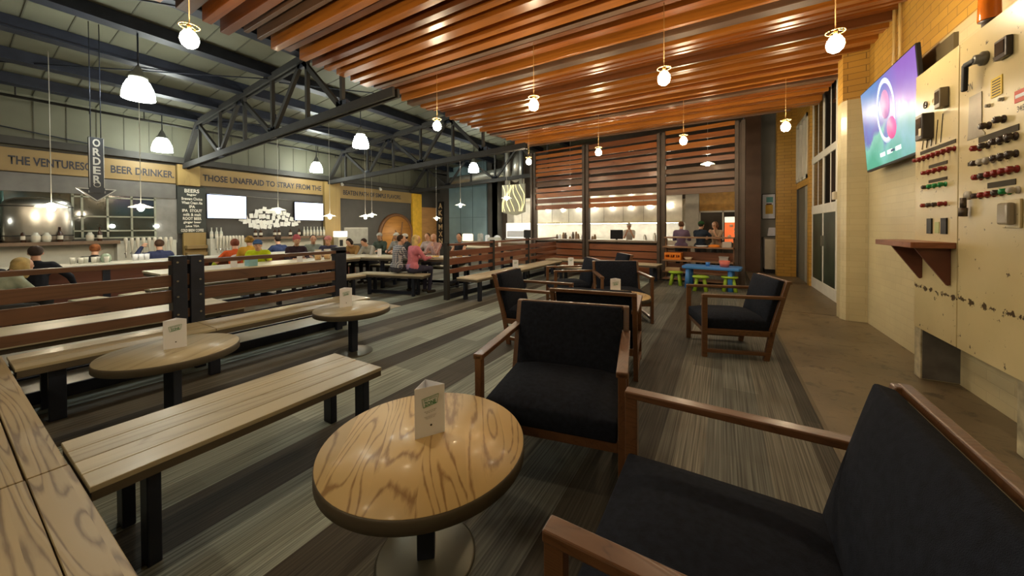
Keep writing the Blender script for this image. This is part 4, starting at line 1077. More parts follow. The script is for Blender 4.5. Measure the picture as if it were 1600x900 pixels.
# cluster of white cards hung over the back bar
M_card = memit('white card with faint glow', (.8, .8, .74), .10)  # faint emission in the paper stands in for lamplight on the cards
cm = MB().box(-.004, .004, -.05, .05, -.066, .066)
rs = random.Random(11)
first = None; ncard = 0
cells = [(6.02+.0, 2.12)]
tries = 0; placed = []
while ncard < 62 and tries < 4000:
    tries += 1
    u = rs.uniform(-1, 1); y = 5.50+u*.85; top = 1.98-abs(u)**1.5*.38; bot = 1.36+max(0, (abs(u)-.3))*.25
    z = rs.uniform(bot, top)
    if any(abs(y-a) < .085 and abs(z-b) < .115 for a, b in placed): continue
    placed.append((y, z)); ncard += 1
    if first is None:
        first = cm.build('hanging_card', M_card); c = first
        tag(c, 'small white card in the cluster hung between the wall screens', 'card', 'white cards hung in a cluster over the bar')
    else:
        c = first.copy(); COL.objects.link(c)
    c.location = (WX+rs.choice((.02, .03, .05)), y, z); c.rotation_euler = (rs.uniform(-.35, .35), 0, rs.uniform(-.12, .12))
tag(MB(True).tube((WX+.02, 4.0, 2.31), (WX+.02, 7.0, 2.24), .006, n=6).build('hanging_wire', M_chrome), 'thin wire strung above the card cluster between the wall screens', 'wire')

# order sign hung from the roof
osn = thing('order_sign', 'dark hanging sign with the word ORDER set vertically and an arrow head below', 'sign', (-8.0, 1.325, 2.25))
MB().box(-.03, .03, -.075, .075, -.36, .46).build('panel', mplain('slate blue sign', (.025, .035, .05), .4), osn, bevel=.004)
M_signw = mplain('pale sign lettering', (.50, .52, .50), .5)
MB().prism([(-.20, 0), (.20, 0), (0, -.19)], -.025, .025, basis((0, 1, 0), (0, 0, 1), (0, 0, -.30))).build('arrow_head', MATS['slate blue sign'], osn)
f = MB()
for a, b_ in (((-.19, -.302), (0, -.478)), ((.19, -.302), (0, -.478)), ((-.19, -.302), (-.08, -.302)), ((.19, -.302), (.08, -.302))):
    f.bar((.028, a[0], a[1]), (.028, b_[0], b_[1]), .006, .012)
for y in (-.07, .07): f.bar((.032, y, -.28), (.032, y, .45), .004, .006)
f.build('outline', M_signw, osn)
for i, ch in enumerate('ORDER'):
    text('lettering', ch, .075, .115, basis((0, 1, 0), (0, 0, 1), (.032, 0, .38-i*.135)), M_signw, osn, .002, bold=.03)
text('lettering', 'BEERS HERE', .17, .03, basis((0, 1, 0), (0, 0, 1), (.027, 0, -.345)), M_signw, osn, .002)
MB(True).lathe([(.028, 0), (.036, 0), (.036, .003), (.028, .003), (.028, 0)], n=20, caps=False, mt=basis((0, 1, 0), (0, 0, 1), (.031, 0, -.24))).build('round_mark', M_signw, osn)
for y in (-.05, .05): MB(True).tube((0, y, .46), (0, y, 2.156), .005, n=6).build('hanging_rod', M_steel, osn)

# bar counter with white top and dark red front
def counter(y0, y1, label):
    r = thing('bar_counter', label, 'bar counter', (-9.6, y0, 0))
    MB().box(-.35, .35, 0, y1-y0, .70, .745).build('countertop', mplain('pale bar top', (.68, .66, .58), .25), r, bevel=.008)
    MB().box(-.22, .22, .02, y1-y0-.02, -.5, .70).build('front_panel', mwood('dark red bar front', (.15, .05, .028), (.07, .022, .014), 'y', .45, 6, .06), r)
    for y in (0.2, 1.7, 3.2, 4.7, 6.2): 
        if y < y1-y0-.1: MB().box(.22, .245, y, y+.09, -.5, .70).build('batten', M_steel, r)
counter(-1.6, 6.6, 'long bar counter with a pale top and dark red wooden front')
def barstool(loc, label):
    r = thing('bar_stool', label, 'stool', loc, rs.uniform(0, .4), 'pale topped bar stools along the bar')
    MB().box(-.17, .17, -.17, .17, .70, .735).build('seat', M_pale, r, bevel=.006)
    MB().box(-.03, .03, -.03, .03, 0, .70).build('stem', M_steel, r)
    MB(True).lathe([(0, 0), (.2, 0), (.2, .012), (0, .02)], n=20).build('foot_plate', M_steel, r)
for i, y in enumerate((1.35, 1.9, 2.4, 2.9)):
    barstool((-8.75, y, -.5), ['bar stool nearest the left edge of the picture', 'second bar stool from the left edge', 'third bar stool from the left edge', 'fourth bar stool from the left edge', 'fifth bar stool from the left edge, farthest along the bar'][i])
def hallstool(loc, label):
    r = thing('round_stool', label, 'stool', loc, 0)
    MB(True).lathe([(0, .40), (.17, .40), (.175, .42), (.17, .44), (0, .44)], n=24).build('seat', M_pale, r)
    MB(True).tube((0, 0, 0), (0, 0, .40), .03).build('stem', M_steel, r)
    MB(True).lathe([(0, 0), (.18, 0), (.18, .012), (0, .02)], n=20).build('foot_plate', M_steel, r)
hallstool((-8.15, 3.37, 0), 'round stool under the person in the orange yellow jersey')
hallstool((-8.15, 4.62, 0), 'round stool under the dark haired person in grey green')
# small glasses, jars and things on the counter
def tumbler(loc, label, group='glasses on the bar counter', col=None):
    o = MB(True).lathe([(0, 0), (.028, 0), (.036, .11), (.032, .11), (.025, .008), (0, .008)], n=14).build('drinking_glass', col or mplain('cloudy glass', (.5, .5, .45), .15))
    o.location = loc; return tag(o, label, 'glass', group)
for i in range(6): tumbler((-9.75+(i % 2)*.12, 1.32+i*.075, .745), 'small glass in the group of glasses on the bar between the two dark dressed people')
o = (MB(True).lathe([(0, 0), (.05, 0), (.075, .06), (.06, .13), (.03, .16), (0, .16)], n=16)).build('jar', mplain('green jar', (.25, .32, .24), .2)); o.location = (-9.7, 1.70, .745); tag(o, 'round greenish jar on the bar near the red haired person', 'jar')
for i in range(3):
    o = MB(True).lathe([(0, 0), (.035, 0), (.04, .12), (0, .125)], n=12).build('paper_cup', M_white); o.location = (-9.72, 2.08+i*.08, .745); tag(o, 'white paper cup on the bar right of the red haired person', 'cup', 'white paper cups on the bar')

# hall tables and benches beyond the railing
def hall_table(loc, rz, L, W, label, h=.73):
    r = thing('hall_table', label, 'table', loc, rz, 'pale topped hall tables')
    for i in range(4): MB().box(-W/2+i*W/4+.002, -W/2+(i+1)*W/4-.002, -L/2, L/2, h-.03, h).build('plank', M_pale, r, bevel=.002, seg=1)
    MB().box(-W/2+.01, W/2-.01, -L/2+.01, L/2-.01, h-.075, h-.03).build('apron', M_edge, r)
    for y in (-L/2+.3, 0, L/2-.3):
        for x in (-W/2+.12, W/2-.12): MB().box(x-.035, x+.035, y-.03, y+.03, 0, h-.075).build('leg', M_steel, r)
        MB().box(-W/2+.12, W/2-.12, y-.02, y+.02, .12, .19).build('cross_bar', M_steel, r)
def hall_bench(loc, rz, L, W, label, h=.43):
    r = thing('hall_bench', label, 'bench', loc, rz, 'pale topped hall benches')
    for i in range(2): MB().box(-W/2+i*W/2+.002, -W/2+(i+1)*W/2-.002, -L/2, L/2, h-.03, h).build('plank', M_pale, r, bevel=.002, seg=1)
    MB().box(-W/2+.01, W/2-.01, -L/2+.01, L/2-.01, h-.07, h-.03).build('apron', M_edge, r)
    for y in (-L/2+.25, L/2-.25):
        for x in (-W/2+.06, W/2-.06): MB().box(x-.03, x+.03, y-.025, y+.025, 0, h-.07).build('leg', M_steel, r)
    MB().box(-.02, .02, -L/2+.2, L/2-.2, .02, .08).build('foot_rail', M_steel, r)
hall_table((-7.0, 3.2, 0), 0, 3.1, .80, 'long pale table seen between the boards of the near railing, with drinks on it')
hall_bench((-6.25, 3.1, 0), 0, 2.8, .34, 'pale bench on the near side of the long table behind the railing')
hall_bench((-7.62, 3.35, 0), 0, 3.2, .30, 'pale bench on the far side of the long table behind the railing')
hall_bench((-5.35, .65, 0), 0, 2.6, .95, 'wide pale bench behind the left end of the near railing', .43)
pa = math.atan2(.26, .966)
pr = -PI/2+math.radians(16)
hall_table((-6.62, 5.50, 0), pr, 3.8, .72, 'hall table where the plaid shirt and pink jacket pair sit', .70)
hall_bench((-5.72, 4.87, 0), pr, 1.5, .30, 'bench the plaid shirt and pink jacket pair sit on')
hall_bench((-6.78, 6.12, 0), pr, 3.8, .30, 'bench on the far side of the table of the plaid shirt pair')
hall_bench((-7.50, 6.72, 0), pr, 1.6, .28, 'rear bench under the people in pale caps')
hall_table((-6.6, 9.3, 0), math.radians(84), 2.4, .7, 'small hall table behind the red brown railing', .72)
def sm_card(loc, label):
    o = MB().prism([(-.045, 0), (.045, 0), (0, .05)], 0, .17).build('table_card', M_white, bevel=.001, seg=1); o.location = loc; o.rotation_euler = (0, 0, math.radians(60))
    tag(o, label, 'table card', 'white table cards')
sm_card((-6.75, 2.55, .73), 'white card on the long table behind the near railing, by the neon shirt')
sm_card((-6.70, 3.55, .73), 'white card on the long table behind the near railing, by the pitchers')
sm_card((-6.6, 1.80, .73), 'white card on the long table just right of the near dark post')
sm_card((-6.75, 5.35, .70), 'white card on the table before the group in brown and grey')
sm_card((-6.0, 9.25, .72), 'white card on the small hall table behind the red brown railing')
# juice pitchers and glasses
def pitcher(loc, label):
    r = thing('juice_pitcher', label, 'pitcher', loc, 0, 'juice pitchers on the long table')
    MB(True).lathe([(0, 0), (.055, 0), (.07, .10), (.06, .17), (.065, .20), (.058, .20), (.052, .17), (0, .12)], n=18).build('jug', mglass('pitcher glass', (.9, .85, .7), .05, .4), r)
    MB(True).lathe([(0, .006), (.05, .006), (.062, .09), (0, .10)], n=18).build('juice', mplain('orange juice', (.75, .38, .02), .3), r)
    MB(True).path([(.06, 0, .17), (.11, 0, .15), (.11, 0, .07), (.065, 0, .05)], .008).build('handle', MATS['pitcher glass'], r)
pitcher((-6.80, 3.95, .73), 'juice pitcher on the long table, left of the two together')
pitcher((-6.80, 4.14, .73), 'juice pitcher on the long table, right of the two together')
o = MB().box(-.09, .09, -.06, .06, 0, .16).build('napkin_box', mplain('pale blue box', (.25, .48, .52), .5), bevel=.006); o.location = (-6.72, 2.78, .73); tag(o, 'pale blue box on the long table beside the neon shirt', 'box')
# food and plates on the plaid shirt pair's table
for i, (x, y, c, lab) in enumerate([(-5.28, 5.62, (.65, .45, .15), 'plate of food nearest the pink jacket'), (-5.0, 5.72, (.6, .5, .3), 'plate of food right of the pink jacket'), (-4.85, 5.9, (.5, .3, .1), 'plate of food before the dark haired woman')]):
    r = thing('food_plate', lab, 'plate', (x, y, .70), 0, 'plates of food on the hall table')
    MB(True).lathe([(0, 0), (.07, 0), (.12, .02), (.118, .024), (.07, .008), (0, .008)], n=22).build('plate', M_white, r)
    b = MB(True)
    for k in range(6): b.ell((rs.uniform(-.05, .05), rs.uniform(-.05, .05), .03), (.03, .02, .022), 8, 6)
    b.build('food', mplain('food %d' % i, c, .6), r)
for x, y, lab in ((-5.15, 5.82, 'amber beer glass between the plates on the hall table'), (-4.98, 6.0, 'amber beer glass behind the plates on the hall table')):
    tumbler((x, y, .70), lab, 'beer glasses on the hall table', mplain('amber beer', (.45, .16, .02), .15))

# barrel mural
bm_ = thing('barrel_mural', 'round wooden barrel end mounted on the dark mural wall', 'barrel', (WX, 10.36, 1.05))
MB(True).lathe([(0, 0), (.86, 0), (.86, .06), (0, .06)], n=56, mt=basis((0, 1, 0), (0, 0, 1), (0, 0, 0))).build('barrel_head', mwood('orange barrel wood', (.52, .24, .06), (.28, .11, .025), 'y', .45, 4, .08, plank=.16, pw='z'), bm_)
MB(True).lathe([(.80, .05), (.80, .10), (.90, .10), (.92, .0), (.80, .0), (.80, .05)], caps=False, n=56, mt=basis((0, 1, 0), (0, 0, 1), (0, 0, 0))).build('hoop', mplain('dark brown hoop', (.16, .07, .025), .5), bm_)
MB(True).lathe([(.34, .055), (.34, .075), (.39, .075), (.39, .055), (.34, .055)], caps=False, n=40, mt=basis((0, 1, 0), (0, 0, 1), (0, .12, -.30))).build('ring_mark', MATS['dark brown hoop'], bm_)
MB().bar((.068, .12, -.65), (.068, .30, .55), .02, .05).bar((.068, .30, -.4), (.068, -.1, .2), .02, .04).build('painted_mark', MATS['dark brown hoop'], bm_)
# white service hatch and staff station left of the mural
st = thing('service_hatch', 'pale grey hatch in the dark wall behind the group in brown and grey', 'hatch', (WX, 7.95, .75))
MB().box(0, .04, 0, 1.0, 0, .62).build('hatch_panel', mplain('pale grey hatch', (.33, .32, .28), .5), st); MB().box(.04, .06, .03, .97, .59, .61).build('hatch_rail', M_chrome, st)
hs_ = thing('lamp_station', 'small white shaded lamp box at the foot of the yellow column', 'lamp', (-11.6, 7.55, .62))
MB().box(-.14, .14, -.16, .16, -1.12, .42).build('stand', mplain('pale stand', (.5, .46, .36), .5), hs_); MB().prism([(-.16, -.16), (.16, -.16), (.16, .16), (-.16, .16)], .42, .62).build('shade', memit('station shade glow', (1, .95, .85), 1.6), hs_)
MB().box(.141, .15, -.12, .0, .1, .32).build('handset', M_black, hs_)

# neon patterned vertical sign in front of the end wall
ns = thing('pattern_sign', 'tall narrow black sign with cream scribbled letters on the end wall', 'sign', (-11.72, 12.868, 1.55))
MB().box(-.16, .16, -.03, .03, -1.1, 1.05).build('panel', M_black, ns)
for i in range(6):
    text('lettering', 'AKWMXN'[i], .24, .26, basis((1, 0, 0), (0, 0, 1), (0, -.034, .85-i*.34)), mplain('cream sign paint', (.55, .40, .22), .6), ns, .002, bold=.03)
# patterned hanging panel (wavy lines) by the first screen post
wp = thing('patterned_panel', 'hanging grey panel with flowing yellow white wavy lines left of the screen', 'panel', (-6.5, 11.0, 2.4))
MB().prism([(-.50, -.50), (-.30, -.55), (.1, -.62), (.46, -.50), (.46, .50), (-.50, .50)], -.03, .03, basis((1, 0, 0), (0, 0, 1), (0, 0, 0))).build('panel', mplain('grey green panel', (.25, .24, .17), .5), wp)
for k in range(7):
    pts = []
    for j in range(12):
        t = j/11; z = .48-t*.96
        pts.append((-.46+k*.13+.10*math.sin(t*5+k*.9)+t*.10*(k > 3), -.04, z))
    pts = [(min(max(p[0], -.48), .44), p[1], p[2]) for p in pts]
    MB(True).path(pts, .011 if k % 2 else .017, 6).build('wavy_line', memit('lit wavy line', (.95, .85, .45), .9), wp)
for x in (-.4, .35): MB(True).tube((x, 0, .5), (x, 0, 2.2), .008, n=6).build('hanger', M_steel, wp)
# ducts
dk = thing('ventilation_duct', 'large silver ventilation duct under the roof left of the slatted screen', 'duct', (-7.6, 11.8, 3.35))
MB(True).tube((-2.6, 0, .0), (.2, 0, .18), .17, n=24).build('duct_run', mplain('silver duct', (.50, .50, .46), .35, .7), dk)
MB(True).tube((.2, 0, .18), (.9, -.3, -.15), .17, n=24).tube((.9, -.3, -.15), (1.0, -.3, .9), .17, n=24).build('duct_elbow', MATS['silver duct'], dk)
for x in (-2, -.8): MB(True).tube((x, 0, .16), (x, 0, 1.1), .01, n=6).build('hanger', M_steel, dk)
for x, lab in ((-6.95, 'left vertical silver pipe above the patterned panel'), (-6.35, 'right vertical silver pipe above the patterned panel')):
    o = MB(True).tube((0, 0, 0), (0, 0, 1.3), .10, n=18).build('vent_pipe', MATS['silver duct']); o.location = (x, 11.3, 2.95); tag(o, lab, 'pipe')
# strip light under roof
# ---------------------------------------------------------------- kitchen behind the screen
M_steelk = mplain('kitchen stainless', (.62, .60, .54), .3, .85, var=.08)
kh = thing('kitchen_hood', 'long stainless extractor hood with bright lamps along the kitchen wall', 'extractor hood', (-7.9, 12.4, 1.50))
L = 6.7
MB().box(0, L, .95, 1.0, 0, .95).build('hood_back', M_steelk, kh)
MB().box(0, L, .0, 1.0, .95, 1.0).build('hood_top', M_steelk, kh)
MB().box(0, L, .55, .97, -.02, .03).build('hood_shelf', mplain('warm steel shelf', (.60, .50, .28), .35, .5), kh)
for i in range(10):
    x = .3+i*.67
    MB(True).lathe([(0, 0), (.045, 0), (.04, .05), (0, .06)], c=(x, .90, .56), n=12).build('hood_lamp', memit('hood lamp glow', (1, .90, .68), 230), kh)
MB().box(.1, L-.1, .60, .66, -.035, -.02).build('under_shelf_fill', memit('added fill glow', (1, .95, .82), 34), kh)  # added glowing strip, brightens the kitchen wall below the shelf
for i in range(9): MB().box(.4+i*.72, .405+i*.72, .935, .95, 0, .95).build('panel_seam', M_steel_grey, kh)
kc = thing('kitchen_counter', 'stainless kitchen counter with boxes along the back wall', 'counter', (-7.9, 12.6, 0))
MB().box(0, 6.6, 0, .7, .84, .90).build('worktop', M_steelk, kc, bevel=.004); MB().box(.02, 6.58, .03, .7, 0, .84).build('cabinet_front', M_steelk, kc)
fc = thing('front_counter', 'brown service counter in front of the kitchen', 'counter', (-9.2, 11.4, 0), math.radians(-3))
MB().box(0, 8.4, 0, .6, .72, .78).build('worktop', mplain('brown stone top', (.20, .14, .09), .35), fc, bevel=.005)
MB().box(.03, 8.37, .08, .55, 0, .72).build('cladding', mplain('orange brown cladding', (.22, .10, .045), .5), fc)
kb = thing('kitchen_cabinet', 'white kitchen appliance with an added glow, left of the first screen post', 'appliance', (-7.25, 12.45, .9))
MB().box(-.5, .5, 0, .5, 0, .62).build('housing', memit('appliance white with glow', (1, .97, .88), .85), kb, bevel=.01)  # housing emits to imitate strong kitchen light falling on it
MB().box(-.45, .45, -.01, 0, .05, .3).build('door', M_white, kb)
def kmonitor(loc, label):
    r = thing('order_monitor', label, 'monitor', loc, 0, 'black order monitors in the kitchen')
    MB().box(-.20, .20, -.02, .02, .16, .46).build('screen', M_black, r, bevel=.006); MB().box(-.03, .03, -.01, .01, 0, .18).build('neck', M_black, r); MB().box(-.10, .10, -.08, .08, 0, .015).build('foot', M_black, r)
kmonitor((-6.2, 11.55, .79), 'black monitor on the service counter left of the first screen post')
kmonitor((-2.95, 11.50, .79), 'black monitor on the service counter in the second screen bay')
rs = random.Random(21)
kinds = [('metal_canister', 'canister', M_steelk), ('sauce_bottle', 'bottle', mplain('dark sauce', (.08, .05, .03), .3)), ('white_tub', 'tub', M_white), ('brown_jar', 'jar', mplain('brown jar', (.25, .15, .07), .3))]
for i in range(16):
    x = -5.05+i*.115 if i < 13 else -2.1+(i-13)*.3
    nm, ct, m_ = kinds[rs.randrange(4)]
    hgt = rs.uniform(.22, .40)
    o = MB(True).lathe([(0, 0), (.05, 0), (.053, .02), (.05, hgt*.75), (.03, hgt*.88), (.03, hgt), (0, hgt)], n=12).build(nm, m_)
    o.location = (x, 11.35+rs.uniform(.12, .3), .79)
    tag(o, 'small %s on the crowded service counter behind the screen' % ct, ct, 'small %ss on the service counter' % ct)
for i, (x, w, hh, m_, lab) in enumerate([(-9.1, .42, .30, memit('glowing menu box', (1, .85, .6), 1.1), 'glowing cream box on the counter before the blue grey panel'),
                                         (-8.45, .16, .32, mplain('glass dispenser', (.4, .42, .4), .1), 'tall glass dispenser on the counter before the blue grey panel'),
                                         (-7.75, .5, .16, mplain('pale tray stack', (.5, .5, .45), .4), 'pale slanted tray rack on the service counter'),
                                         (-8.1, .10, .26, M_white, 'white bottle beside the glass dispenser')]):
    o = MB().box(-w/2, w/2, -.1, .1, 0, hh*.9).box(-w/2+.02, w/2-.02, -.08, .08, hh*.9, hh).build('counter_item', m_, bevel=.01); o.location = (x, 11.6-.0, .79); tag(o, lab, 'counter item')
o = MB(True).ell((0, 0, 0), (.16, .1, .13), 16, 10).build('white_bowl', M_white); o.location = (-7.8, 11.85, .905); tag(o, 'upturned white bowl behind the pale tray rack', 'bowl')
# right window beyond the toy shelf bay with white frame
w2 = bpy.data.objects.new('window_2', None); COL.objects.link(w2); w2['kind'] = 'structure'
MB().box(-.62, .5, 12.93, 12.95, .9, 1.80).build('glass', mplain('dark service window', (.04, .032, .025), .1), w2)
f = MB(); f.box(-.66, .5, 12.88, 12.93, 1.79, 1.84)
for x in (-.66, -.02): f.box(x, x+.04, 12.88, 12.93, .9, 1.84)
f.build('window_frame', M_whitepaint, w2)
o = MB().box(-1.05, -.66, 12.7, 12.95, 0, 2.4).build('wall_back', mplain('corrugated pale wall', (.42, .40, .34), .5)); struct(o)
dr = thing('drinks_fridge', 'glowing red orange drinks sign panel at the right of the last screen bay', 'drinks panel', (.21, 11.3, .9))
MB().box(-.17, .17, -.1, .1, 0, .55).build('panel', memit('red orange glow', (.85, .16, .04), .75), dr, bevel=.01); MB().box(-.17, .17, -.1, .1, .55, .70).build('header', memit('cream glow', (1, .95, .75), .9), dr)
MB().box(-.2, .2, -.12, .12, -.9, 0).build('base', M_steel_grey, dr)
for k in range(5): MB(True).ell((rs.uniform(-.1, .1), -.105, .08+k*.095), (.045, .012, .04), 10, 6).build('printed_mark', mplain('pale print', (.8, .55, .4), .5), dr)
# framed picture and steel cabinet in the corridor
fp = thing('framed_picture', 'framed picture with teal and yellow print on the grey corridor wall', 'picture', (1.17, 12.98, 1.93))
MB().box(-.17, .17, -.03, 0, -.38, .38).build('frame', M_black, fp); MB().box(-.15, .15, -.034, -.03, -.36, .36).build('mount', M_white, fp)
MB().box(-.06, .10, -.037, -.034, .12, .28).build('print_patch', mplain('teal print', (.12, .38, .38), .6), fp)
MB().box(-.08, .10, -.037, -.034, -.22, .05).build('print_patch', mplain('yellow print', (.75, .45, .05), .6), fp)
MB().box(-.06, .07, -.038, -.037, .05, .09).build('print_patch', mplain('dark print', (.10, .04, .03), .6), fp)
sc_ = thing('steel_cabinet', 'steel waste cabinet at the end of the corridor', 'cabinet', (1.20, 12.55, 0))
MB().box(-.18, .22, -.25, .3, .12, .98).build('body', M_steelk, sc_, bevel=.006); MB().box(-.20, .24, -.27, .3, .98, 1.02).build('top', mplain('dark top', (.12, .11, .09), .4), sc_); MB().box(-.17, .21, -.22, .3, 0, .12).build('plinth', M_black, sc_)
o = MB().prism([(-.12, 0), (.12, 0), (.09, .25), (-.09, .25)], 0, .16, basis((1, 0, 0), (0, 0, 1), (0, 0, 0))).build('paper_dispenser', M_white, bevel=.01); o.location = (1.25, 13.0, 1.05); tag(o, 'white tapered dispenser on the wall above the steel cabinet', 'dispenser')

for x, y, z, lab in ((-11.8, 7.75, 2.98, 'small white spot lamp by the foot of the second roof truss'), (-11.8, 9.4, 2.95, 'small white spot lamp on the dark plate above the mural wall')):
    r = thing('spot_lamp', lab, 'spot lamp', (x, y, z))
    MB(True).tube((0, 0, .0), (.1, -.03, -.08), .035, .05, 14).build('lamp_head', mplain('white lamp metal', (.6, .6, .55), .4), r)
    MB(True).tube((0, 0, 0), (-.1, 0, .12), .01, n=8).build('arm', M_steel, r)
# ================================================================== PEOPLE
def capsule(m, p, q, r1, r2, n=12):
    m.tube(p, q, r1, r2, n); m.ell(p, (r1,)*3, n, 8); m.ell(q, (r2,)*3, n, 8)
def remesh(o, vox, smooth=3):
    md = o.modifiers.new('remesh', 'REMESH'); md.mode = 'VOXEL'; md.voxel_size = vox; md.use_smooth_shade = True
    sm_ = o.modifiers.new('smooth', 'SMOOTH'); sm_.iterations = smooth; sm_.factor = .5
def hand(m, w, d, side, curl, s):
    """five separate fingers from wrist w pointing along d; side = thumb direction"""
    d = Vector(d).normalized(); sd = Vector(side); sd = (sd-d*sd.dot(d)).normalized(); nn = d.cross(sd)
    if nn.z > 0: nn = -nn
    w = Vector(w)
    mt = Matrix((sd, d, nn)).transposed().to_4x4()
    m.ell(w+d*.045*s, (.040*s, .052*s, .015*s), 12, 8, mt)
    for i, (o, L) in enumerate(((.028, .070), (.0095, .078), (-.0095, .073), (-.028, .058))):
        a = w+d*.085*s+sd*o*s; c = math.cos(curl); k = math.sin(curl)
        b = a+(d*c+nn*k)*L*.5*s; e = b+(d*math.cos(curl*2.1)+nn*math.sin(curl*2.1))*L*.5*s
        capsule(m, a, b, .0088*s, .008*s, 8); capsule(m, b, e, .008*s, .007*s, 8)
    a = w+d*.025*s+sd*.032*s; b = a+(d*.6+sd*.8).normalized()*.034*s; e = b+(d*.9+sd*.25+nn*.3).normalized()*.03*s
    capsule(m, a, b, .011*s, .009*s, 8); capsule(m, b, e, .009*s, .008*s, 8)
SK = {'l': mplain('light skin', (.58, .33, .22), .5, var=.05), 't': mplain('tan skin', (.42, .22, .13), .5, var=.05)}
def cloth(name, col, var=.12): return mplain('cloth '+name, col, .85, 0, .2, var, 14, bump=.2)
def person(loc, faceang, label, top, pants=(.03, .035, .05), hair=(.05, .03, .02), skin='l', floor=0.0, top_z=1.2, pose='sit', seat=.44,
           lean=8, turn=0, arms='table', sleeves='short', hairstyle='short', hat=None, hatcol=None, extra=None, vox=.0095, tilt=0):
    r = thing('person', label, 'person', (loc[0], loc[1], floor), faceang)
    sk = SK[skin]
    H = top_z-floor; sg = 1.0
    if pose == 'sit':
        hip = (seat-floor)+.10; nat = .80*math.cos(math.radians(lean))+.02
        s = max(.84, min(1.06, (H-hip)/nat))
    else:
        s = max(.86, min(1.08, H/(.92+.82*math.cos(math.radians(lean))))); hip = .92*s
    al = math.radians(lean)
    def up_(x, y, z):    # torso space above hip -> body space
        y, z = y*s, z*s
        return Vector((x*s, y*math.cos(al)+z*math.sin(al), hip+z*math.cos(al)-y*math.sin(al)))
    B = MB(True)
    # torso
    capsule(B, up_(-.07, 0, 0), up_(.07, 0, 0), .115*s, .115*s); capsule(B, up_(0, 0, 0), up_(0, -.005, .18), .115*s, .11*s)
    capsule(B, up_(0, 0, .18), up_(0, -.01, .36), .115*s, .125*s); capsule(B, up_(-.08, -.01, .40), up_(.08, -.01, .40), .095*s, .095*s)
    capsule(B, up_(-.155, -.01, .47), up_(.155, -.01, .47), .058*s, .058*s)
    capsule(B, up_(0, -.01, .48), up_(0, .01, .60), .056*s, .052*s)
    # head
    hd = Matrix.Rotation(math.radians(turn), 4, 'Z') @ Matrix.Rotation(math.radians(-tilt), 4, 'X')
    hc = up_(0, .03, .685)
    def hp(x, y, z): return hc+(hd @ Vector((x*s, y*s, z*s)))
    rotm = hd
    B.ell(hp(0, 0, .02), (.074*s, .092*s, .092*s), 20, 14, rotm)
    B.ell(hp(0, .022, -.045), (.054*s, .064*s, .062*s), 16, 10, rotm)
    B.ell(hp(0, .092, -.012), (.011*s, .018*s, .022*s), 10, 8, rotm)
    B.ell(hp(0, .078, -.058), (.022*s, .012*s, .010*s), 10, 6, rotm)
    for sx in (-1, 1): B.ell(hp(sx*.075, -.005, -.008), (.010*s, .020*s, .030*s), 8, 8, rotm)
    # arms
    S = MB(True); T = MB(True); Lg = MB(True); Sh = []
    armp = {}
    for sx in (-1, 1):
        sh = up_(sx*.175, -.01, .46)
        am = arms[0 if sx < 0 else 1] if isinstance(arms, tuple) else arms
        if am == 'table':
            el = sh+Vector((sx*.05, .16, -.24))*s; wr_ = el+Vector((-sx*.10, .22, .02))*s; dd = Vector((-sx*.5, .85, -.1)); cu = .35
        elif am == 'down':
            el = sh+Vector((sx*.07, -.02, -.28))*s; wr_ = el+Vector((sx*.0, .08, -.24))*s; dd = Vector((0, .2, -1)); cu = .3
        elif am == 'up':
            el = sh+Vector((sx*.20, .08, -.02))*s; wr_ = el+Vector((-sx*.12, .10, .20))*s; dd = Vector((-sx*.6, .3, .6)); cu = .5
        elif am == 'chin':
            el = sh+Vector((-sx*.0, .20, -.22))*s; wr_ = el+Vector((-sx*.09, .02, .20))*s; dd = Vector((-sx*.3, 0, 1)); cu = .9
        elif am == 'out':
            el = sh+Vector((sx*.17, .06, -.20))*s; wr_ = el+Vector((sx*.05, .16, -.16))*s; dd = Vector((0, .7, -.6)); cu = .3
        elif am == 'reach':
            el = sh+Vector((sx*.10, .17, -.17))*s; wr_ = el+Vector((sx*.0, .24, -.04))*s; dd = Vector((0, 1, -.1)); cu = .3
        capsule(B, sh, el, .046*s, .038*s); capsule(B, el, wr_, .037*s, .026*s)
        hand(B, wr_, dd, (-sx, .15, 0.35), cu, s)
        capsule(T, sh, sh.lerp(el, 1 if sleeves == 'long' else (.62 if sleeves == 'short' else .02)), .060*s, (.050 if sleeves == 'long' else .056)*s)
        if sleeves == 'long': capsule(T, el, el.lerp(wr_, .92), .049*s, .036*s)
        armp[sx] = (sh, el, wr_)
    # legs
    for sx in (-1, 1):
        hj = Vector((sx*.085*s, 0, hip-.01))
        if pose == 'sit':
            kn = Vector((sx*.12*s, .43*s, max(.30, hip-.03))); an = Vector((sx*.11*s, .40*s, .09))
            if kn.z-an.z < .2: an.z = kn.z-.3
        else:
            kn = Vector((sx*.10*s, .03, hip*.54)); an = Vector((sx*.10*s, -.01, .085))
        capsule(B, hj, kn, .082*s, .055*s); capsule(B, kn, an, .052*s, .036*s)
        capsule(Lg, hj, kn, .094*s, .066*s); capsule(Lg, kn, an, .062*s, .050*s)
        sm_ = MB(True); capsule(sm_, an+Vector((0, -.03, -.05)), an+Vector((0, .14*s, -.055)), .042*s, .038*s); Sh.append(sm_)
    capsule(Lg, Vector((-.07*s, 0, hip)), Vector((.07*s, 0, hip)), .125*s, .125*s)
    body = B.build('body', sk, r); remesh(body, vox)
    # top
    capsule(T, up_(-.075, 0, .03), up_(.075, 0, .03), .125*s, .125*s); capsule(T, up_(0, 0, .03), up_(0, -.005, .20), .130*s, .122*s)
    capsule(T, up_(0, 0, .18), up_(0, -.01, .36), .126*s, .135*s); capsule(T, up_(-.085, -.01, .40), up_(.085, -.01, .40), .106*s, .106*s)
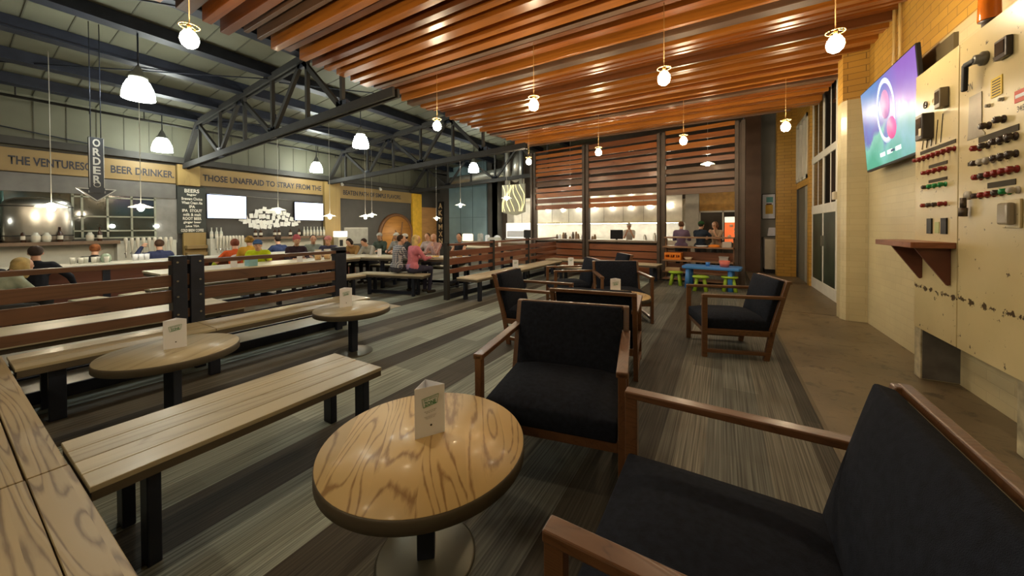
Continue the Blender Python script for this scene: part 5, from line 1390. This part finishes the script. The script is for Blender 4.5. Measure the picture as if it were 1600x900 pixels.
    capsule(T, up_(-.155, -.01, .468), up_(.155, -.01, .468), .070*s, .070*s)
    capsule(T, up_(0, -.01, .48), up_(0, 0, .52), .072*s, .066*s)
    tm = cloth(label[:30], top) if isinstance(top, tuple) else top
    to = T.build('shirt', tm, r); remesh(to, .013)
    lo = Lg.build('trousers', cloth('pants %s' % str(pants), pants), r); remesh(lo, .016)
    for q in Sh:
        so = q.build('shoe', cloth('shoe', (.04, .035, .03)), r); remesh(so, .012)
    # hair
    hm = cloth('hair %s' % str(hair), hair, .3)
    if hairstyle != 'bald':
        Hh = MB(True)
        Hh.ell(hp(0, -.022, .034), (.083*s, .092*s, .092*s), 20, 14, rotm)
        if hairstyle == 'long':
            Hh.ell(hp(0, -.06, -.03), (.088*s, .055*s, .11*s), 16, 10, rotm); Hh.ell(hp(0, -.07, -.13), (.085*s, .045*s, .10*s), 16, 10, rotm)
            for sx in (-1, 1): Hh.ell(hp(sx*.07, -.015, -.06), (.026*s, .045*s, .12*s), 12, 8, rotm)
        if hairstyle == 'bob':
            Hh.ell(hp(0, -.05, -.02), (.092*s, .065*s, .085*s), 16, 10, rotm)
            for sx in (-1, 1): Hh.ell(hp(sx*.07, -.01, -.02), (.026*s, .045*s, .07*s), 12, 8, rotm)
        if hairstyle == 'bun': Hh.ell(hp(0, -.09, .07), (.045*s,)*3, 12, 8)
        if hairstyle == 'curly':
            for k in range(14):
                a = k*2.4; Hh.ell(hp(.07*math.cos(a), -.03+.06*math.sin(a), .0+.10*((k % 4)/3)), (.035*s,)*3, 8, 6)
        ho = Hh.build('hair', hm, r); remesh(ho, .011, 2)
    if hat:
        hx = MB(True)
        hx.ell(hp(0, -.012, .052), (.090*s, .102*s, .085*s), 20, 12, rotm)
        if hat == 'cap': hx.ell(hp(0, .10, .05), (.065*s, .06*s, .010*s), 14, 8, rotm)
        if hat == 'beanie': hx.ell(hp(0, -.02, .085), (.080*s, .09*s, .08*s), 16, 10, rotm)
        xo = hx.build('hat', cloth('hat '+str(hatcol), hatcol), r); remesh(xo, .010, 1)
    for sx in (-1, 1):
        MB(True).ell(hp(sx*.028, .083, .008), (.010*s, .007*s, .006*s), 8, 6, rotm).build('eye', MATS['black plastic'], r)
    MB(True).ell(hp(0, .0865, -.062), (.020*s, .006*s, .004*s), 8, 6, rotm).build('mouth', mplain('lips', (.35, .10, .08), .5), r)
    if extra: extra(r, up_, hp, s, armp)
    return r
def toward(x, y, tx, ty): return face(tx-x, ty-y)

def checks(name, base, dark, n=38):
    m, nt, b = nmat(name); t = mapped(nt, (n, n, n))
    sx = N(nt, 'ShaderNodeSeparateXYZ'); nt.links.new(t.outputs[0], sx.inputs[0]); outs = []
    for ax in ('X', 'Z'):
        f_ = N(nt, 'ShaderNodeMath', operation='FRACT'); nt.links.new(sx.outputs[ax], f_.inputs[0])
        g = N(nt, 'ShaderNodeMath', operation='GREATER_THAN'); g.inputs[1].default_value = .55; nt.links.new(f_.outputs[0], g.inputs[0]); outs.append(g)
    ad = N(nt, 'ShaderNodeMath', operation='ADD'); nt.links.new(outs[0].outputs[0], ad.inputs[0]); nt.links.new(outs[1].outputs[0], ad.inputs[1])
    dv = N(nt, 'ShaderNodeMath', operation='MULTIPLY'); dv.inputs[1].default_value = .5; nt.links.new(ad.outputs[0], dv.inputs[0])
    r_ = ramp(nt, [(.0, dark), (.5, [(p+q)/2 for p, q in zip(base, dark)]), (1, base)], dv.outputs[0]); r_.color_ramp.interpolation = 'CONSTANT'
    r_.color_ramp.elements[1].position = .3; r_.color_ramp.elements[2].position = .8
    nt.links.new(r_.outputs[0], b.inputs['Base Color']); b.inputs['Roughness'].default_value = .85; return m
M_plaid = checks('blue white plaid', (.60, .60, .62), (.03, .04, .09), 26)
M_redcheck = checks('red grey check', (.60, .52, .50), (.40, .14, .13), 30)
M_purple = checks('purple plaid', (.25, .18, .28), (.09, .05, .11), 30)

# --- around the plaid pair's hall table
BX, BY = math.sin(-math.radians(16)), math.cos(math.radians(16))
fa = face(.05, 1)
def neck_seat(loc): return loc
person((-5.70, 4.93), face(.22, .97), 'person in a blue and white plaid shirt sitting on the bench with back to us', M_plaid, (.05, .05, .07), (.05, .03, .02), top_z=1.14, lean=9, sleeves='long', turn=-25)
def purple_hem(r, up_, hp, s, ap):
    m = MB(True); m.lathe([(.135*s, -.04), (.142*s, .0), (.138*s, .06)], c=up_(0, 0, .03), n=24); m.build('shirt_hem', cloth('lilac hem', (.42, .28, .48)), r)
person((-5.35, 5.02), face(.25, .97), 'person with long blond hair and a pink jacket on the bench, back to us', (.62, .20, .26), (.05, .05, .09), (.62, .46, .20), top_z=1.15, lean=8, sleeves='long', hairstyle='long', turn=-20, extra=purple_hem)
person((-6.02, 6.42), face(.1, -1), 'bald bearded person in a red checked shirt across the table from the pair', M_redcheck, (.06, .06, .08), (.30, .12, .06), top_z=1.13, lean=6, hairstyle='bald', sleeves='long', arms=('chin', 'table'), turn=10,
       extra=lambda r, up_, hp, s, ap: remesh(MB(True).ell(hp(0, .045, -.075), (.05*s, .045*s, .05*s), 14, 10).build('beard', cloth('beard', (.33, .13, .06)), r), .010))
person((-5.42, 6.62), face(.0, -1), 'dark haired person in a black top facing us beside the railing post', (.02, .02, .024), (.03, .03, .03), (.03, .018, .015), top_z=1.13, lean=2, hairstyle='bun', turn=18, arms='table', sleeves='none')
person((-6.55, 6.72), face(.2, -1), 'person in a pale top half hidden behind the plaid shirt pair', (.45, .36, .34), (.05, .05, .06), (.12, .07, .04), top_z=1.10, lean=4)
# --- group in brown and grey
person((-8.02, 5.72), face(.30, -.95), 'person in an ochre brown jacket bent low over the hall table', (.30, .17, .06), (.03, .03, .03), (.03, .018, .012), top_z=.98, lean=36, sleeves='long', hairstyle='bob', tilt=35)
person((-7.58, 5.85), face(.2, -.96), 'person in a grey hooded jacket bent over the table beside the ochre jacket', (.36, .35, .31), (.03, .03, .04), (.035, .02, .015), top_z=.97, lean=36, sleeves='long', tilt=35)
person((-8.05, 6.42), face(.4, -.9), 'person in a dark top facing us at the left of the ochre jacket', (.05, .07, .055), (.03, .03, .03), (.06, .04, .03), top_z=1.16, lean=4, sleeves='long', hat='cap', hatcol=(.42, .40, .36))
person((-7.60, 6.62), face(.2, -.95), 'person in a pale cap and grey top behind the grey hooded jacket', (.25, .24, .22), (.03, .03, .03), (.06, .04, .03), top_z=1.14, lean=4, sleeves='long', hat='cap', hatcol=(.55, .52, .45))
person((-7.02, 6.55), face(-.5, -.85), 'person in a black top and white banded cap left of the plaid shirt', (.03, .032, .035), (.03, .03, .03), (.03, .02, .015), top_z=1.16, lean=14, sleeves='long', hat='cap', hatcol=(.60, .58, .55))
# --- long table behind the near railing, far side, facing us or in profile
person((-7.66, 3.30), face(.9, -.45), 'person in a neon yellow shirt and blue cap leaning on the long table', (.50, .62, .02), (.03, .03, .04), (.05, .04, .03), top_z=1.0, lean=28, hat='cap', hatcol=(.05, .10, .22), sleeves='short')
person((-7.75, 4.02), face(.95, -.3), 'person in a red pink beanie and black top at the long table', (.035, .02, .03), (.03, .03, .04), (.05, .03, .02), top_z=1.08, lean=14, hat='beanie', hatcol=(.42, .10, .12), sleeves='long')
person((-8.15, 4.62), face(.9, -.45), 'dark haired person in a grey green top between beanie and pink cap', (.28, .33, .30), (.03, .03, .04), (.02, .014, .012), top_z=1.07, lean=12)
person((-7.62, 4.70), face(.75, -.65), 'person in a pink cap and navy shirt resting an arm on the long table', (.055, .055, .10), (.03, .03, .04), (.3, .15, .1), top_z=1.12, lean=20, hat='cap', hatcol=(.60, .25, .24), arms='table', turn=-20)
person((-8.15, 3.37), face(-.95, .2), 'person in an orange yellow and black jersey sitting behind the neon shirt', (.62, .34, .04), (.03, .03, .04), (.30, .18, .05), top_z=1.15, lean=12, hairstyle='curly', seat=.44)
# --- bar: staff behind and guests before the counter (sunken floor)
def oval(r, up_, hp, s, ap):
    p = up_(0, -.145, .33)
    mt = Matrix.Translation(p) @ Matrix.Diagonal((1.5, 1, 1, 1)) @ Matrix.Rotation(PI/2, 4, 'X')
    MB(True).lathe([(.0, .0), (.075, 0), (.075, .012), (0, .014)], n=24, mt=mt).build('oval_emblem', mplain('emblem white', (.65, .60, .6), .7), r)
    MB(True).lathe([(.0, .012), (.048, .012), (.048, .02), (0, .022)], n=24, mt=mt).build('oval_emblem', mplain('emblem tan', (.40, .22, .12), .7), r)
    for sx in (-1, 1):
        sh, el, wr_ = ap[sx]; m = MB(True); capsule(m, el, wr_, .046*s, .036*s); remesh(m.build('lime_sleeve', cloth('lime', (.42, .50, .05)), r), .012)
person((-8.80, 3.37), face(-.97, .25), 'person in a red orange jersey with an oval back emblem and lime sleeves', (.55, .09, .02), (.03, .03, .04), (.16, .05, .03), floor=-.5, top_z=1.15, pose='stand', lean=16, arms=('out', 'table'), hairstyle='short', extra=oval)
person((-10.35, 4.95), face(-1, -.05), 'person in a navy shirt behind the bar below the card cluster', (.03, .045, .12), (.03, .03, .03), (.025, .018, .015), floor=-.5, top_z=1.17, pose='stand', lean=4, arms='out')
person((-10.45, 2.62), face(-1, .05), 'person in a navy shirt pulling a beer at the left tap wall', (.035, .045, .11), (.03, .03, .03), (.07, .04, .025), floor=-.5, top_z=1.14, pose='stand', lean=6, arms=('up', 'down'), sleeves='long')
person((-10.40, 1.66), face(-.9, .3), 'red haired person in a black top behind the bar, bending with back to us', (.018, .018, .02), (.03, .03, .03), (.22, .08, .03), floor=-.5, top_z=1.08, pose='stand', lean=14, arms='table', hairstyle='bun', sleeves='short')
person((-8.95, .86), face(-1, .12), 'broad person in a black shirt standing at the bar, back to us', (.014, .016, .024), (.03, .03, .03), (.06, .045, .04), floor=-.5, top_z=1.12, pose='stand', lean=4, arms='out', sleeves='long')
person((-8.60, .38), face(-1, .3), 'person in a dark top at the bar, cut by the left picture edge', (.02, .022, .03), (.03, .03, .03), (.30, .2, .09), floor=-.5, top_z=1.06, pose='stand', lean=10, sleeves='long', hairstyle='long')
person((-6.95, .28), face(-.4, .9), 'blond person in a pale green jacket at the left edge behind the railing', (.33, .38, .30), (.03, .03, .03), (.45, .34, .15), top_z=.90, lean=34, sleeves='long', hairstyle='long', seat=.36)
# --- kitchen and far counter
person((-2.70, 12.15), face(.2, -1), 'cook in white with a pale cap behind the service counter', (.62, .60, .56), (.05, .05, .05), (.1, .06, .04), top_z=1.47, pose='stand', floor=0, lean=12, hat='cap', hatcol=(.55, .52, .46), arms='chin', sleeves='short', skin='l')
person((-.98, 10.62), face(0, 1), 'person in a dark purple plaid shirt standing behind the toy shelf', M_purple, (.03, .03, .03), (.14, .07, .04), top_z=1.50, pose='stand', lean=2, sleeves='long', arms='table')
person((-.52, 10.70), face(.5, .9), 'person in a navy top and dark green cap behind the toy shelf', (.02, .03, .05), (.03, .03, .03), (.03, .03, .02), top_z=1.47, pose='stand', lean=2, hat='cap', hatcol=(.02, .07, .025), arms='reach', sleeves='short')
person((-.15, 11.20), face(-.5, -.85), 'brown haired person in a tan top facing us behind the toy shelf', (.42, .30, .2), (.03, .03, .03), (.18, .09, .05), top_z=1.44, pose='stand', lean=6, hairstyle='bob', arms='chin')
